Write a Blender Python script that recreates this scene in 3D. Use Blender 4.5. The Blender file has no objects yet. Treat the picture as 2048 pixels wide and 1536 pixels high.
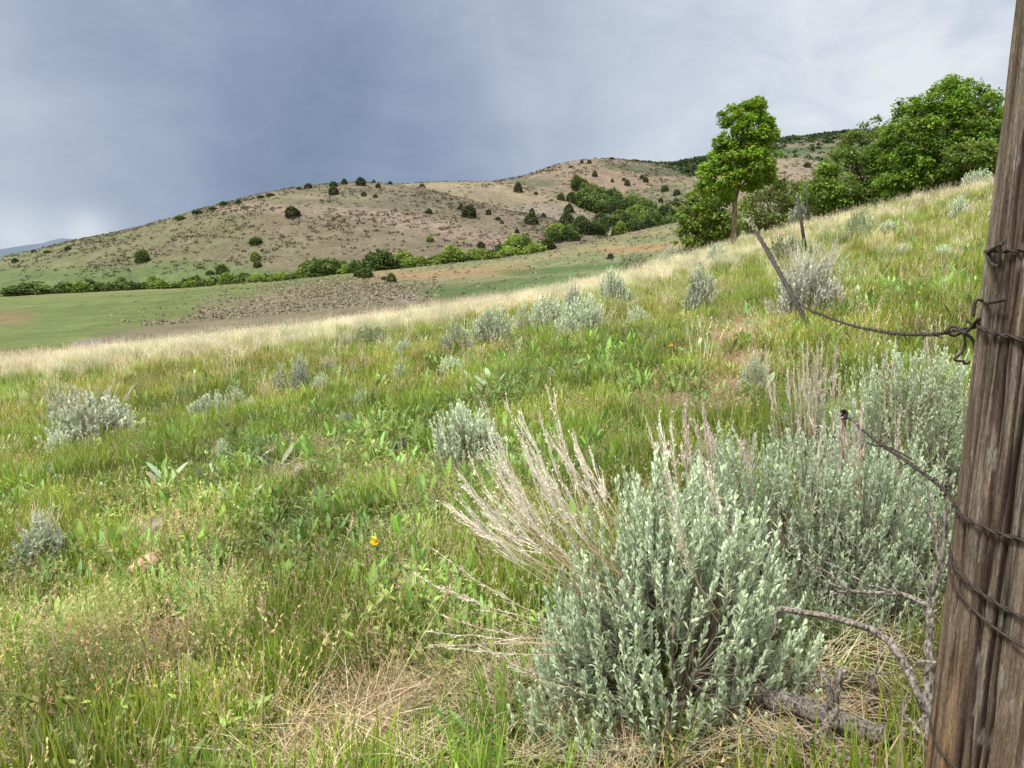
import bpy, math, random
import numpy as np
PI = math.pi
rng = np.random.default_rng(11)
random.seed(11)
scene = bpy.context.scene
COL = scene.collection

# ------------------------------------------------------------------ camera frame (photo is 2048 x 1536)
F = 1490.0
CX, CY = 1024.0, 768.0
PITCH = math.atan(248.0 / F)
SP, CP = math.sin(PITCH), math.cos(PITCH)
EYE = 1.5                                    # the eye stands this far above the hillside; eye = origin

def ray(u, v):
    a, b = (u - CX) / F, (CY - v) / F
    return np.array([a, CP + b * SP, -SP + b * CP])

def at(u, v, Y):
    d = ray(u, v)
    return d * (Y / d[1])

def slope(v):                                # rise per metre of forward distance, for a row of the photo
    return np.tan(np.arctan((CY - v) / F) - PITCH)

def project(P):
    P = np.asarray(P, float)
    x, y, z = P[..., 0], P[..., 1], P[..., 2]
    dep = y * CP - z * SP
    up = y * SP + z * CP
    return CX + F * x / dep, CY - F * up / dep

# ------------------------------------------------------------------ noise
_tab = np.random.default_rng(5).random((256, 256))
def vnoise(x, y):
    x = np.asarray(x, float); y = np.asarray(y, float)
    xi = np.floor(x).astype(int); yi = np.floor(y).astype(int)
    fx = x - xi; fy = y - yi
    fx = fx * fx * (3 - 2 * fx); fy = fy * fy * (3 - 2 * fy)
    a = _tab[xi % 256, yi % 256]; b = _tab[(xi + 1) % 256, yi % 256]
    c = _tab[xi % 256, (yi + 1) % 256]; d = _tab[(xi + 1) % 256, (yi + 1) % 256]
    return (a * (1 - fx) + b * fx) * (1 - fy) + (c * (1 - fx) + d * fx) * fy

def fbm(x, y, oct=4, s=1.0):
    r = 0; amp = 0.5; f = s; tot = 0
    for k in range(oct):
        r = r + amp * vnoise(np.asarray(x) * f + 17.3 * k, np.asarray(y) * f + 5.1 * k); tot += amp
        amp *= 0.5; f *= 2.03
    return r / tot

def sstep(a, b, x):
    t = np.clip((np.asarray(x, float) - a) / (b - a), 0, 1)
    return t * t * (3 - 2 * t)

# ------------------------------------------------------------------ near hillside height field
def hill_base(x, y):
    x = np.asarray(x, float); y = np.asarray(y, float)
    sp = np.logaddexp(0, (x - 3) / 3.0) * 3 - np.logaddexp(0, -1.0) * 3
    lat = 0.105 * x + 0.165 * sp
    lat = lat - 0.0075 * np.maximum(0, x - 13) ** 2 / (1 + np.maximum(0, x - 13) / 14)
    y0 = np.clip(24 + 0.55 * x, 14, 36)
    q = np.maximum(0, y - y0)
    roll = 0.0036 * q * q / (1 + q / 70)
    return -EYE + lat - roll

def hnear(x, y):
    d = np.hypot(x, y)
    b = (fbm(x, y, 3, 0.45) - 0.5) * 0.16 * sstep(0.5, 4, d) + (fbm(x, y, 2, 0.13) - 0.5) * 0.35 * sstep(4, 12, d)
    return hill_base(x, y) + b

def ground_hit(u, v, far=70):
    d = ray(u, v); d = d / d[1]
    Y = np.concatenate([np.arange(0.9, 12, 0.01), np.arange(12, far, 0.05)])
    below = hnear(d[0] * Y, Y) >= d[2] * Y
    if not below.any(): return None
    k = int(np.argmax(below))
    return d * Y[k]

def crest_v(u):
    """row and distance of the near hillside's skyline at column u"""
    a = (u - CX) / F / CP
    Y = np.arange(2, 75, 0.1)
    s = hnear(a * Y, Y) / Y
    k = int(np.argmax(s))
    return project(np.array([a * Y[k], Y[k], s[k] * Y[k]]))[1], Y[k]
# ------------------------------------------------------------------ geometry builder
class Geo:
    def __init__(self):
        self.v, self.q, self.t, self.c = [], [], [], []
        self.n = 0
    def add(self, v, q=None, t=None, c=(1, 1, 1)):
        v = np.asarray(v, float).reshape(-1, 3)
        c = np.asarray(c, float)
        if c.ndim == 1: c = np.tile(c, (len(v), 1))
        self.v.append(v); self.c.append(c)
        if q is not None and len(q): self.q.append(np.asarray(q, int).reshape(-1, 4) + self.n)
        if t is not None and len(t): self.t.append(np.asarray(t, int).reshape(-1, 3) + self.n)
        self.n += len(v)
    def mesh(self, name, mat, smooth=False):
        me = bpy.data.meshes.new(name)
        V = np.concatenate(self.v); C = np.concatenate(self.c)
        Q = np.concatenate(self.q) if self.q else np.zeros((0, 4), int)
        T = np.concatenate(self.t) if self.t else np.zeros((0, 3), int)
        me.vertices.add(len(V)); me.vertices.foreach_set('co', V.astype(np.float32).ravel())
        nl = Q.size + T.size
        me.loops.add(nl); me.loops.foreach_set('vertex_index', np.concatenate([Q.ravel(), T.ravel()]).astype(np.int32))
        me.polygons.add(len(Q) + len(T))
        ls = np.concatenate([np.arange(len(Q)) * 4, Q.size + np.arange(len(T)) * 3]).astype(np.int32)
        me.polygons.foreach_set('loop_start', ls)
        if smooth: me.polygons.foreach_set('use_smooth', np.ones(len(ls), bool))
        me.update(calc_edges=True); me.validate()
        a = me.color_attributes.new('col', 'FLOAT_COLOR', 'POINT')
        a.data.foreach_set('color', np.concatenate([C, np.ones((len(C), 1))], 1).astype(np.float32).ravel())
        me.materials.append(mat)
        return me
    def tube(self, P, R, sides=6, c=(1, 1, 1), cap=True, rough=0.0):
        P = np.asarray(P, float); n = len(P)
        R = np.broadcast_to(np.asarray(R, float), (n,))
        T = np.gradient(P, axis=0); T /= np.linalg.norm(T, axis=1)[:, None] + 1e-9
        up = np.array([0, 0, 1.0]) if abs(T[0, 2]) < 0.9 else np.array([1.0, 0, 0])
        A = np.cross(T, up); A /= np.linalg.norm(A, axis=1)[:, None] + 1e-9
        B = np.cross(T, A)
        th = np.arange(sides) * 2 * PI / sides
        rr = R[:, None] * (1 + (rng.random((n, sides)) - .5) * rough) if rough else R[:, None] * np.ones((1, sides))
        V = P[:, None, :] + rr[..., None] * (np.cos(th)[None, :, None] * A[:, None, :] + np.sin(th)[None, :, None] * B[:, None, :])
        i = np.arange(n - 1)[:, None] * sides; j = np.arange(sides)[None, :]; jn = (j + 1) % sides
        Q = np.stack([i + j, i + jn, i + sides + jn, i + sides + j], -1).reshape(-1, 4)
        V = V.reshape(-1, 3); tr = None
        if cap and sides > 2:
            V = np.concatenate([V, P[:1], P[-1:]])
            j = np.arange(sides); jn = (j + 1) % sides; e = (n - 1) * sides
            tr = np.concatenate([np.stack([jn, j, np.full(sides, n * sides)], 1), np.stack([e + j, e + jn, np.full(sides, n * sides + 1)], 1)])
        c = np.asarray(c, float)
        if c.ndim == 2:
            c = np.repeat(c, sides, 0)
            if tr is not None: c = np.concatenate([c, c[:1], c[-1:]])
        self.add(V, Q, tr, c)
    def leaves(self, P, D, N, L, W, C, mid=0.6, fold=0.0):
        """kite leaves: base, two mid points, tip"""
        P = np.asarray(P, float); n = len(P)
        D = D / (np.linalg.norm(D, axis=1)[:, None] + 1e-9)
        S = np.cross(D, N); S /= np.linalg.norm(S, axis=1)[:, None] + 1e-9
        U = np.cross(S, D)
        L = np.broadcast_to(L, (n,))[:, None]; W = np.broadcast_to(W, (n,))[:, None]
        m = P + D * L * mid + U * L * fold
        V = np.stack([P, m + S * W / 2, P + D * L, m - S * W / 2], 1).reshape(-1, 3)
        self.add(V, np.arange(n * 4).reshape(-1, 4), None, np.repeat(np.asarray(C, float), 4, 0))
    def blades(self, P, az, lean, H, W, C, seg=3, curl=1.0, tipc=None):
        """grass blades bending over towards az; H length, lean tilt (rad) at base, curl extra bend"""
        P = np.asarray(P, float); n = len(P)
        H = np.broadcast_to(H, (n,)); W = np.broadcast_to(W, (n,)); lean = np.broadcast_to(lean, (n,)); curl = np.broadcast_to(curl, (n,))
        pos = P.copy(); side = np.stack([-np.sin(az), np.cos(az), np.zeros(n)], 1)
        tw = rng.random(n) * 1.2 - .6
        side = np.stack([-np.sin(az + tw), np.cos(az + tw), np.zeros(n)], 1)
        hd = np.stack([np.cos(az), np.sin(az), np.zeros(n)], 1)
        rows = []
        cc = []
        C = np.asarray(C, float)
        for k in range(seg + 1):
            f = k / seg
            w = W * (1 - f ** 2.2) * .5
            if k < seg:
                rows += [pos - side * w[:, None], pos + side * w[:, None]]
                cc += [C * (0.62 + .45 * f), C * (0.62 + .45 * f)]
            else:
                rows += [pos]; cc += [C * 1.1 if tipc is None else tipc]
            a = lean + curl * f
            pos = pos + (hd * np.sin(a)[:, None] + np.array([0, 0, 1.0]) * np.cos(a)[:, None]) * (H / seg)[:, None]
        m = 2 * seg + 1
        V = np.stack(rows, 1).reshape(-1, 3); CC = np.stack(cc, 1).reshape(-1, 3)
        o = np.arange(n)[:, None] * m
        Q = np.concatenate([o + np.array([[2 * k, 2 * k + 1, 2 * k + 3, 2 * k + 2]]) for k in range(seg - 1)], 0) if seg > 1 else None
        T = o + np.array([[2 * seg - 2, 2 * seg - 1, 2 * seg]])
        self.add(V, Q, T, CC)
        return pos

def unit(v): return v / (np.linalg.norm(v, axis=-1, keepdims=True) + 1e-9)
def rdir(n):
    return unit(rng.normal(size=(n, 3)))
def jit(c, n, s=.15, hue=.05):
    c = np.asarray(c, float)
    return np.clip(c[None] * (1 + (rng.random((n, 1)) - .5) * 2 * s) * (1 + (rng.random((n, 3)) - .5) * 2 * hue), 0, 1)

# ------------------------------------------------------------------ objects, tags
def tag(o, label=None, cat=None, group=None, kind=None):
    if label: o['label'] = label
    if cat: o['category'] = cat
    if group: o['group'] = group
    if kind: o['kind'] = kind
    return o
def link(name, me, parent=None):
    o = bpy.data.objects.new(name, me); COL.objects.link(o)
    if parent is not None: o.parent = parent
    return o
def empty(name, loc=(0, 0, 0)):
    o = bpy.data.objects.new(name, None); COL.objects.link(o); o.location = loc
    o.empty_display_size = 0.1
    return o
def copy_tree(o, parent=None):
    c = o.copy(); COL.objects.link(c); c.parent = parent
    for ch in o.children: copy_tree(ch, c)
    return c

# ------------------------------------------------------------------ materials
def new_mat(name):
    m = bpy.data.materials.new(name); m.use_nodes = True
    nt = m.node_tree; nt.nodes.clear()
    out = nt.nodes.new('ShaderNodeOutputMaterial')
    return m, nt, out
def N(nt, t, **kw):
    n = nt.nodes.new(t)
    for k, v in kw.items(): setattr(n, k, v)
    return n
def veg_mat(name, transl=.3, tint=False, rough=.75, spec=.15, gain=1.0, var=0.0):
    m, nt, out = new_mat(name)
    a = N(nt, 'ShaderNodeAttribute', attribute_name='col')
    c = a.outputs['Color']
    if tint:
        b = N(nt, 'ShaderNodeAttribute', attribute_name='tint', attribute_type='INSTANCER')
        mx = N(nt, 'ShaderNodeMix', data_type='RGBA', blend_type='MULTIPLY'); mx.inputs[0].default_value = 1
        nt.links.new(c, mx.inputs[6]); nt.links.new(b.outputs['Color'], mx.inputs[7]); c = mx.outputs[2]
    if gain != 1.0 or var:
        g = N(nt, 'ShaderNodeMix', data_type='RGBA', blend_type='MULTIPLY'); g.inputs[0].default_value = 1
        nt.links.new(c, g.inputs[6])
        if var:
            oi = N(nt, 'ShaderNodeObjectInfo'); mr = N(nt, 'ShaderNodeMapRange')
            mr.inputs[3].default_value = gain * (1 - var); mr.inputs[4].default_value = gain * (1 + var)
            nt.links.new(oi.outputs['Random'], mr.inputs[0]); nt.links.new(mr.outputs[0], g.inputs[7])
        else: g.inputs[7].default_value = (gain, gain, gain, 1)
        c = g.outputs[2]
    p = N(nt, 'ShaderNodeBsdfPrincipled'); p.inputs['Roughness'].default_value = rough
    p.inputs['Specular IOR Level'].default_value = spec
    nt.links.new(c, p.inputs['Base Color'])
    sh = p.outputs[0]
    if transl:
        t = N(nt, 'ShaderNodeBsdfTranslucent'); nt.links.new(c, t.inputs[0])
        ms = N(nt, 'ShaderNodeMixShader'); ms.inputs[0].default_value = transl
        nt.links.new(sh, ms.inputs[1]); nt.links.new(t.outputs[0], ms.inputs[2]); sh = ms.outputs[0]
    nt.links.new(sh, out.inputs[0])
    return m
def ground_mat(name, scales, amp=.5, bump=.3, bumpdist=.1, stretch=(1, 1, 1)):
    """vertex colour broken up by two scales of noise, with bump"""
    m, nt, out = new_mat(name)
    a = N(nt, 'ShaderNodeAttribute', attribute_name='col')
    tc = N(nt, 'ShaderNodeTexCoord'); mp = N(nt, 'ShaderNodeMapping'); mp.inputs['Scale'].default_value = stretch
    nt.links.new(tc.outputs['Object'], mp.inputs[0])
    c = a.outputs['Color']; last = None
    for k, s in enumerate(scales):
        no = N(nt, 'ShaderNodeTexNoise'); no.inputs['Scale'].default_value = s; no.inputs['Detail'].default_value = 6; no.inputs['Roughness'].default_value = .65
        nt.links.new(mp.outputs[0], no.inputs['Vector'])
        mr = N(nt, 'ShaderNodeMapRange'); mr.inputs[1].default_value = .3; mr.inputs[2].default_value = .7
        mr.inputs[3].default_value = 1 - amp; mr.inputs[4].default_value = 1 + amp
        nt.links.new(no.outputs[0], mr.inputs[0])
        mx = N(nt, 'ShaderNodeMix', data_type='RGBA', blend_type='MULTIPLY'); mx.inputs[0].default_value = 1
        nt.links.new(c, mx.inputs[6]); nt.links.new(mr.outputs[0], mx.inputs[7]); c = mx.outputs[2]; last = no
    p = N(nt, 'ShaderNodeBsdfPrincipled'); p.inputs['Roughness'].default_value = .95; p.inputs['Specular IOR Level'].default_value = .05
    nt.links.new(c, p.inputs['Base Color'])
    bp = N(nt, 'ShaderNodeBump'); bp.inputs['Strength'].default_value = bump; bp.inputs['Distance'].default_value = bumpdist
    nt.links.new(last.outputs[0], bp.inputs['Height']); nt.links.new(bp.outputs[0], p.inputs['Normal'])
    nt.links.new(p.outputs[0], out.inputs[0])
    return m

# ------------------------------------------------------------------ terrain
def grid_mesh(name, X, Y, Z, C, mat):
    h, w = X.shape
    g = Geo()
    i = np.arange(h - 1)[:, None] * w; j = np.arange(w - 1)[None, :]
    Q = np.stack([i + j, i + j + 1, i + w + j + 1, i + w + j], -1).reshape(-1, 4)
    g.add(np.stack([X, Y, Z], -1).reshape(-1, 3), Q, None, C.reshape(-1, 3))
    o = link(name, g.mesh(name, mat, True)); tag(o, kind='structure')
    return o
def far_mesh(name, P, C, mat, k=.62, sat=.78):
    l = C @ np.array([.3, .6, .1]); C = (l[..., None] * (1 - sat) + C * sat) * k  # slight haze put into the colours by desaturation, then scaled darker
    return grid_mesh(name, P[..., 0], P[..., 1], P[..., 2], C, mat)
def mixc(a, b, t): return a * (1 - t[..., None]) + np.asarray(b, float) * t[..., None]

class Loft:
    """a hillside given by the line of its foot and the line of its crest, at real distances"""
    def __init__(self, foot, crest, ease=1.0, bump=.5, bscale=.02, back=1.0, drop=.35):
        f = np.array(foot, float); c = np.array(crest, float)
        self.f, self.c = f, c
        self.ease, self.bump, self.bscale, self.back, self.drop = ease, bump, bscale, back, drop
    def pt(self, u, t):
        """t 0 foot .. 1 crest .. 2 far side"""
        u = np.asarray(u, float); t = np.asarray(t, float)
        Yf = np.interp(u, self.f[:, 0], self.f[:, 2]); Yc = np.interp(u, self.c[:, 0], self.c[:, 2])
        zf = slope(np.interp(u, self.f[:, 0], self.f[:, 1])) * Yf
        zc = slope(np.interp(u, self.c[:, 0], self.c[:, 1])) * Yc
        tt = np.clip(t, 0, 1); s = np.clip(t - 1, 0, 1)
        Y = Yf + (Yc - Yf) * tt + s * (Yc - Yf) * self.back
        e = (1 - (1 - tt) ** 1.7) * (1 - self.ease * .0) if self.ease > 1 else tt
        z = zf + (zc - zf) * e - self.drop * (Yc - Yf) * self.back * s * s / (.3 + s)
        a = (u - CX) / F / CP
        # crests sit a little to one side because of the downward pitch of the eye: a is held on the eye-level row
        x = a * Y
        z = z + self.bump * (fbm(x, Y, 4, self.bscale) - .5) * 2 * np.minimum(1, .25 + tt) + self.bump * .35 * (fbm(x, Y, 3, self.bscale * 6) - .5)
        return np.stack([x, Y, z], -1)
    def find(self, u, v):
        t = np.linspace(0, 1, 300)
        P = self.pt(np.full(300, float(u)), t); pu, pv = project(P)
        k = int(np.argmin(np.abs(pv - v)))
        u2 = u + (u - pu[k])                                   # one correction for the pitch
        P = self.pt(np.full(300, float(u2)), t); pu, pv = project(P)
        k = int(np.argmin(np.abs(pv - v)))
        return P[k]
    def grid(self, u0, u1, nu, nt, nb=14):
        U, T = np.meshgrid(np.linspace(u0, u1, nu), np.concatenate([np.linspace(0, 1, nt), np.linspace(1, 2, nb)[1:]]))
        return U, T, self.pt(U, T)

VALLEY = Loft([(-1200, 735, 60), (0, 760, 55), (350, 735, 56), (700, 690, 58), (1024, 655, 60), (1380, 590, 70), (1700, 500, 80), (2600, 360, 90)],
              [(-1200, 612, 200), (0, 597, 200), (250, 582, 200), (400, 574, 198), (560, 563, 195), (700, 548, 190), (830, 536, 186), (1000, 516, 180), (1100, 500, 175), (1200, 478, 172), (1360, 440, 168), (1500, 405, 165), (1900, 330, 165), (2600, 230, 165)],
              bump=.45, bscale=.03, back=.35, drop=.25)
HILL1 = Loft([(-1500, 600, 225), (0, 596, 222), (400, 585, 222), (700, 565, 222), (1050, 535, 225), (1200, 520, 228), (1500, 520, 235), (1800, 520, 240)],
             [(-1500, 575, 330), (-300, 550, 330), (0, 524, 330), (100, 500, 330), (180, 481, 330), (300, 456, 335), (420, 420, 340), (540, 391, 345), (640, 373, 350), (720, 366, 352), (800, 369, 352), (850, 375, 350), (900, 387, 345), (960, 405, 335), (1060, 430, 320), (1150, 450, 305), (1200, 465, 290), (1320, 520, 285), (1500, 560, 285), (1800, 580, 285)],
             ease=2, bump=1.0, bscale=.02, back=.5, drop=.35)
HILL2 = Loft([(500, 520, 330), (900, 480, 335), (1200, 480, 340), (1500, 480, 350), (1900, 480, 350)],
             [(500, 470, 430), (700, 392, 430), (780, 374, 430), (840, 367, 430), (900, 363, 430), (980, 364, 430), (1040, 369, 425), (1120, 388, 415), (1200, 425, 400), (1260, 440, 395), (1400, 460, 390), (1900, 500, 390)],
             ease=2, bump=1.0, bscale=.015, back=.5, drop=.35)
HILL4 = Loft([(1000, 480, 390), (1200, 455, 380), (1400, 460, 330), (1700, 450, 300), (2600, 420, 300)],
             [(1000, 440, 520), (1100, 412, 520), (1180, 396, 520), (1240, 384, 520), (1330, 368, 520), (1420, 347, 520), (1500, 330, 515), (1560, 322, 510), (1620, 330, 500), (1680, 352, 490), (1800, 380, 480), (2600, 380, 480)],
             ease=2, bump=1.2, bscale=.012, back=.5, drop=.35)
HILL3 = Loft([(600, 440, 480), (1000, 420, 500), (1400, 400, 540), (1900, 400, 560)],
             [(600, 430, 640), (850, 395, 640), (940, 372, 640), (1000, 361, 640), (1050, 351, 640), (1100, 333, 640), (1140, 323, 640), (1180, 318, 640), (1220, 319, 640), (1280, 327, 640), (1320, 336, 635), (1350, 350, 625), (1400, 375, 615), (1500, 400, 600), (1900, 420, 600)],
             ease=2, bump=1.2, bscale=.012, back=.5, drop=.35)
HILL5 = Loft([(1000, 400, 660), (1400, 390, 640), (2000, 380, 560), (2900, 350, 520)],
             [(1000, 380, 900), (1180, 335, 900), (1260, 327, 900), (1330, 331, 900), (1400, 318, 900), (1450, 303, 900), (1500, 291, 900), (1560, 281, 900), (1640, 272, 890), (1700, 266, 880), (1780, 261, 870), (1900, 252, 850), (2000, 238, 840), (2200, 215, 820), (2900, 180, 800)],
             ease=2, bump=2.2, bscale=.008, back=.5, drop=.35)
MOUNT = Loft([(-2500, 530, 2000), (400, 530, 2000), (900, 530, 2000)],
             [(-2500, 512, 3400), (-300, 512, 3400), (-80, 508, 3400), (0, 504, 3400), (60, 495, 3400), (110, 489, 3400), (150, 478, 3400), (178, 481, 3400), (200, 490, 3400), (260, 500, 3400), (400, 515, 3400), (900, 528, 3400)],
             ease=2, bump=7, bscale=.004, back=.4, drop=.2)

def patch(P, u, v, ru, rv, pw=1.0):
    """soft spot around a photo spot, measured on the ground as seen from the path"""
    pu, pv = project(P)
    d = ((pu - u) / ru) ** 2 + ((pv - v) / rv) ** 2
    return np.exp(-d * pw)

def lerpc(a, b, t): return np.asarray(a, float) * (1 - t) + np.asarray(b, float) * t
m_near = ground_mat('hillside_soil', (3.0, 40.0), .45, .6, .05)
m_far = ground_mat('far_slope_cover', (.12, .7, 2.6), .24, .6, .6)
m_valley = ground_mat('valley_turf', (.22, 1.6, 7.0), .22, .5, .2)
m_mount = ground_mat('mountain_rock', (.01, .05), .12, .2, 4)

# near hillside
def warp(n, lo, hi, k):
    s = np.linspace(-1, 1, n)
    w = np.sinh(s * k) / math.sinh(k)
    return np.where(w < 0, -w * lo, w * hi)
xs = warp(261, -95, 95, 3.2); ys = warp(281, -14, 92, 3.6)
Xn, Yn = np.meshgrid(xs, ys)
Zn = hnear(Xn, Yn)
f1 = fbm(Xn, Yn, 4, .6); f2 = fbm(Xn + 40, Yn, 3, .2)
Cn = np.ones(Xn.shape + (3,)) * np.array([.10, .080, .042])
Cn = mixc(Cn, (.10, .11, .035), sstep(.4, .62, f2))
Cn = mixc(Cn, (.17, .125, .075), sstep(.52, .7, f1) * .7)
far_t = sstep(9, 22, np.hypot(Xn, Yn))
Cn = mixc(Cn, (.33, .33, .12), far_t * .8)
for (u, v, r, a) in [(1470, 690, .65, .9), (1462, 730, .5, .9), (1450, 775, .42, .9), (1490, 650, .75, .8), (730, 1470, .30, .8), (310, 1065, .25, .8), (600, 945, .3, .7), (1750, 470, .8, .6)]:
    c = ground_hit(u, v)
    Cn = mixc(Cn, (.24, .165, .10), a * np.exp(-((Xn - c[0]) ** 2 + (Yn - c[1]) ** 2) / r ** 2))
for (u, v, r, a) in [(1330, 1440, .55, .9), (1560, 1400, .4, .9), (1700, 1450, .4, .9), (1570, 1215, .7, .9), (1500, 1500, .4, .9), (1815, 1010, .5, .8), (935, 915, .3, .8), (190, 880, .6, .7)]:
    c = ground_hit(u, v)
    Cn = mixc(Cn, (.055, .042, .026), a * np.exp(-((Xn - c[0]) ** 2 + (Yn - c[1]) ** 2) / r ** 2))  # contact shade of the bushes, painted as darker ground beneath them
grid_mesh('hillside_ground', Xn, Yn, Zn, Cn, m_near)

# valley floor
U, T, P = VALLEY.grid(-1200, 2500, 420, 150)
x, y = P[..., 0], P[..., 1]
pu, pv = project(P)
n1 = fbm(x, y, 4, .06); n2 = fbm(x + 90, y + 20, 4, .2)
C = np.ones(P.shape) * np.array([.15, .195, .058])
C = mixc(C, (.19, .24, .085), sstep(.35, .75, n1) * .7)
C = mixc(C, (.24, .24, .10), sstep(.80, .98, T) * sstep(-200, 300, U) * .7)          # dry upper lip
gsage = sstep(640, 860, U + 60 * (n1 - .5))
C = mixc(C, (.225, .245, .125), gsage * .75 * sstep(.2, .5, n2 + .1))
wob = 40 * (n2 - .5)
def band(u0, v0, u1, v1, hw, soft=.5, ext=60):
    """an elongated strip from one spot of the slope to another"""
    a = np.array([u0, v0]); b = np.array([u1, v1]); d = b - a; L = np.hypot(*d)
    k = np.clip(((pu - a[0]) * d[0] + (pv - a[1]) * d[1]) / L ** 2, 0, 1)
    px, py = a[0] + k * d[0], a[1] + k * d[1]
    dd = np.hypot((pu - px) / ext * hw, pv - py) + wob * hw / 60
    return 1 - sstep(hw * (1 - soft), hw * (1 + soft), dd)
brown = np.maximum(band(230, 690, 480, 640, 24, ext=50), band(430, 645, 780, 600, 42, ext=55))
brown = np.maximum(brown, band(740, 600, 960, 590, 26, ext=60))
C = mixc(C, (.225, .18, .125), brown * .85)
C = mixc(C, (.27, .22, .13), band(560, 590, 720, 572, 14, ext=50) * .6)
orange = np.maximum(band(770, 553, 1040, 541, 10, ext=40), band(1230, 500, 1370, 490, 8, ext=40))
C = mixc(C, (.36, .24, .125), orange * .85)
C = mixc(C, (.33, .27, .13), np.maximum(band(1250, 470, 1420, 455, 6, ext=40), band(1000, 530, 1220, 490, 6, ext=40)) * .6)
C = mixc(C, (.095, .16, .05), np.maximum(band(890, 583, 1150, 560, 12, ext=60), band(1050, 545, 1250, 530, 7, ext=60)) * .85)
C = mixc(C, (.26, .19, .10), np.maximum(band(-60, 640, 40, 637, 14, ext=30), band(40, 705, 110, 702, 8)) * .7)
C = mixc(C, (.30, .25, .24), np.maximum(band(160, 688, 190, 686, 7, ext=15), band(795, 593, 815, 598, 9, ext=12)) * .7)
far_mesh('valley_floor', P, C, m_valley, .62, .92)

# first hill
U, T, P = HILL1.grid(-1500, 1800, 420, 170)
x, y = P[..., 0], P[..., 1]; pu, pv = project(P)
n1 = fbm(x, y, 4, .05); n2 = fbm(x + 33, y, 4, .15); wob = 40 * (n2 - .5)
C = np.ones(P.shape) * np.array([.215, .175, .098])
C = mixc(C, (.205, .20, .092), sstep(.4, .65, n1) * .6)
C = mixc(C, (.24, .185, .13), sstep(350, 900, U) * .7)
pink = np.maximum(band(480, 415, 760, 425, 9, ext=60), band(730, 425, 1010, 485, 15, ext=50))
C = mixc(C, (.34, .24, .18), pink * .7)
C = mixc(C, (.17, .17, .105), band(620, 395, 880, 400, 20, ext=60) * .5)
C = mixc(C, (.33, .28, .17), band(560, 392, 700, 395, 5, ext=60) * .5)
green = np.maximum(band(-300, 575, 420, 545, 24, ext=80), band(380, 545, 620, 560, 16, ext=60))
C = mixc(C, (.14, .205, .058), green * .95)
C = mixc(C, (.19, .225, .085), sstep(620, -50, U) * (1 - green) * .8)
C = mixc(C, (.27, .27, .13), (1 - sstep(.86, .97, 1 - np.abs(T - .93))) * 0)
far_mesh('hill', P, C, m_far)

# second, tan hill
U, T, P = HILL2.grid(500, 1900, 240, 90)
x, y = P[..., 0], P[..., 1]; pu, pv = project(P)
n1 = fbm(x, y, 4, .04); n2 = fbm(x + 33, y, 4, .12); wob = 40 * (n2 - .5)
C = np.ones(P.shape) * np.array([.33, .265, .155])
C = mixc(C, (.24, .20, .13), sstep(.4, .7, n2) * .7)
C = mixc(C, (.27, .24, .19), band(1080, 420, 1190, 450, 16, ext=50) * .7)
far_mesh('hill', P, C, m_far)

# saddle hill behind the lone tree
U, T, P = HILL4.grid(1000, 2600, 260, 100)
x, y = P[..., 0], P[..., 1]; pu, pv = project(P)
n1 = fbm(x, y, 4, .03); n2 = fbm(x + 33, y, 4, .1); wob = 40 * (n2 - .5)
C = np.ones(P.shape) * np.array([.20, .19, .105])
C = mixc(C, (.33, .265, .16), sstep(.62, .8, T + .4 * (n2 - .5)))
C = mixc(C, (.33, .265, .155), sstep(1330, 1420, pu) * .6)
C = mixc(C, (.15, .17, .08), band(1230, 420, 1340, 430, 22, ext=60) * .7)
C = mixc(C, (.34, .25, .18), band(1540, 345, 1640, 345, 16, ext=50) * .7)
far_mesh('hill', P, C, m_far)

# third, brown knob
U, T, P = HILL3.grid(600, 1900, 240, 90)
x, y = P[..., 0], P[..., 1]; pu, pv = project(P)
n1 = fbm(x, y, 4, .03); n2 = fbm(x + 33, y, 4, .09); wob = 40 * (n2 - .5)
C = np.ones(P.shape) * np.array([.31, .23, .15])
C = mixc(C, (.22, .17, .12), sstep(.45, .7, n2) * .7)
C = mixc(C, (.33, .27, .17), sstep(.8, 1, T) * .6)
C = mixc(C, (.10, .13, .06), band(1245, 333, 1340, 345, 8, ext=40) * .8)
C = mixc(C, (.10, .13, .06), band(1045, 365, 1085, 366, 9, ext=30) * .7)
far_mesh('hill', P, C, m_far)

# green wooded ridge
U, T, P = HILL5.grid(1000, 2900, 300, 110)
x, y = P[..., 0], P[..., 1]; pu, pv = project(P)
n1 = fbm(x, y, 4, .02); n2 = fbm(x + 33, y, 4, .06); wob = 40 * (n2 - .5)
C = np.ones(P.shape) * np.array([.085, .13, .055])
C = mixc(C, (.13, .17, .07), sstep(.4, .65, n2))
C = mixc(C, (.24, .20, .14), np.maximum(band(1560, 290, 1740, 280, 7, ext=50), band(1580, 320, 1680, 300, 5, ext=50)) * .8)
far_mesh('hill', P, C, m_far)

# far mountains and the plain out to the horizon
U, T, P = MOUNT.grid(-2500, 900, 260, 30)
n2 = fbm(P[..., 0], P[..., 1], 4, .004)
C = np.ones(P.shape) * np.array([.085, .11, .155]); C = mixc(C, (.12, .145, .18), sstep(.4, .7, n2) * .6)
C = mixc(C, (.09, .12, .14), sstep(-80, 60, U) * (1 - sstep(60, 120, U)) * (1 - sstep(.3, .9, T)))
grid_mesh('far_mountain', P[..., 0], P[..., 1], P[..., 2], C, m_mount)
xs = warp(41, -9000, 9000, 2); ys = warp(41, -3000, 9000, 2)
Xp, Yp = np.meshgrid(xs, ys)
Zp = np.full(Xp.shape, -16.0)
Cp = np.ones(Xp.shape + (3,)) * np.array([.14, .17, .09])
grid_mesh('ground', Xp, Yp, Zp, Cp, m_mount)
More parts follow.
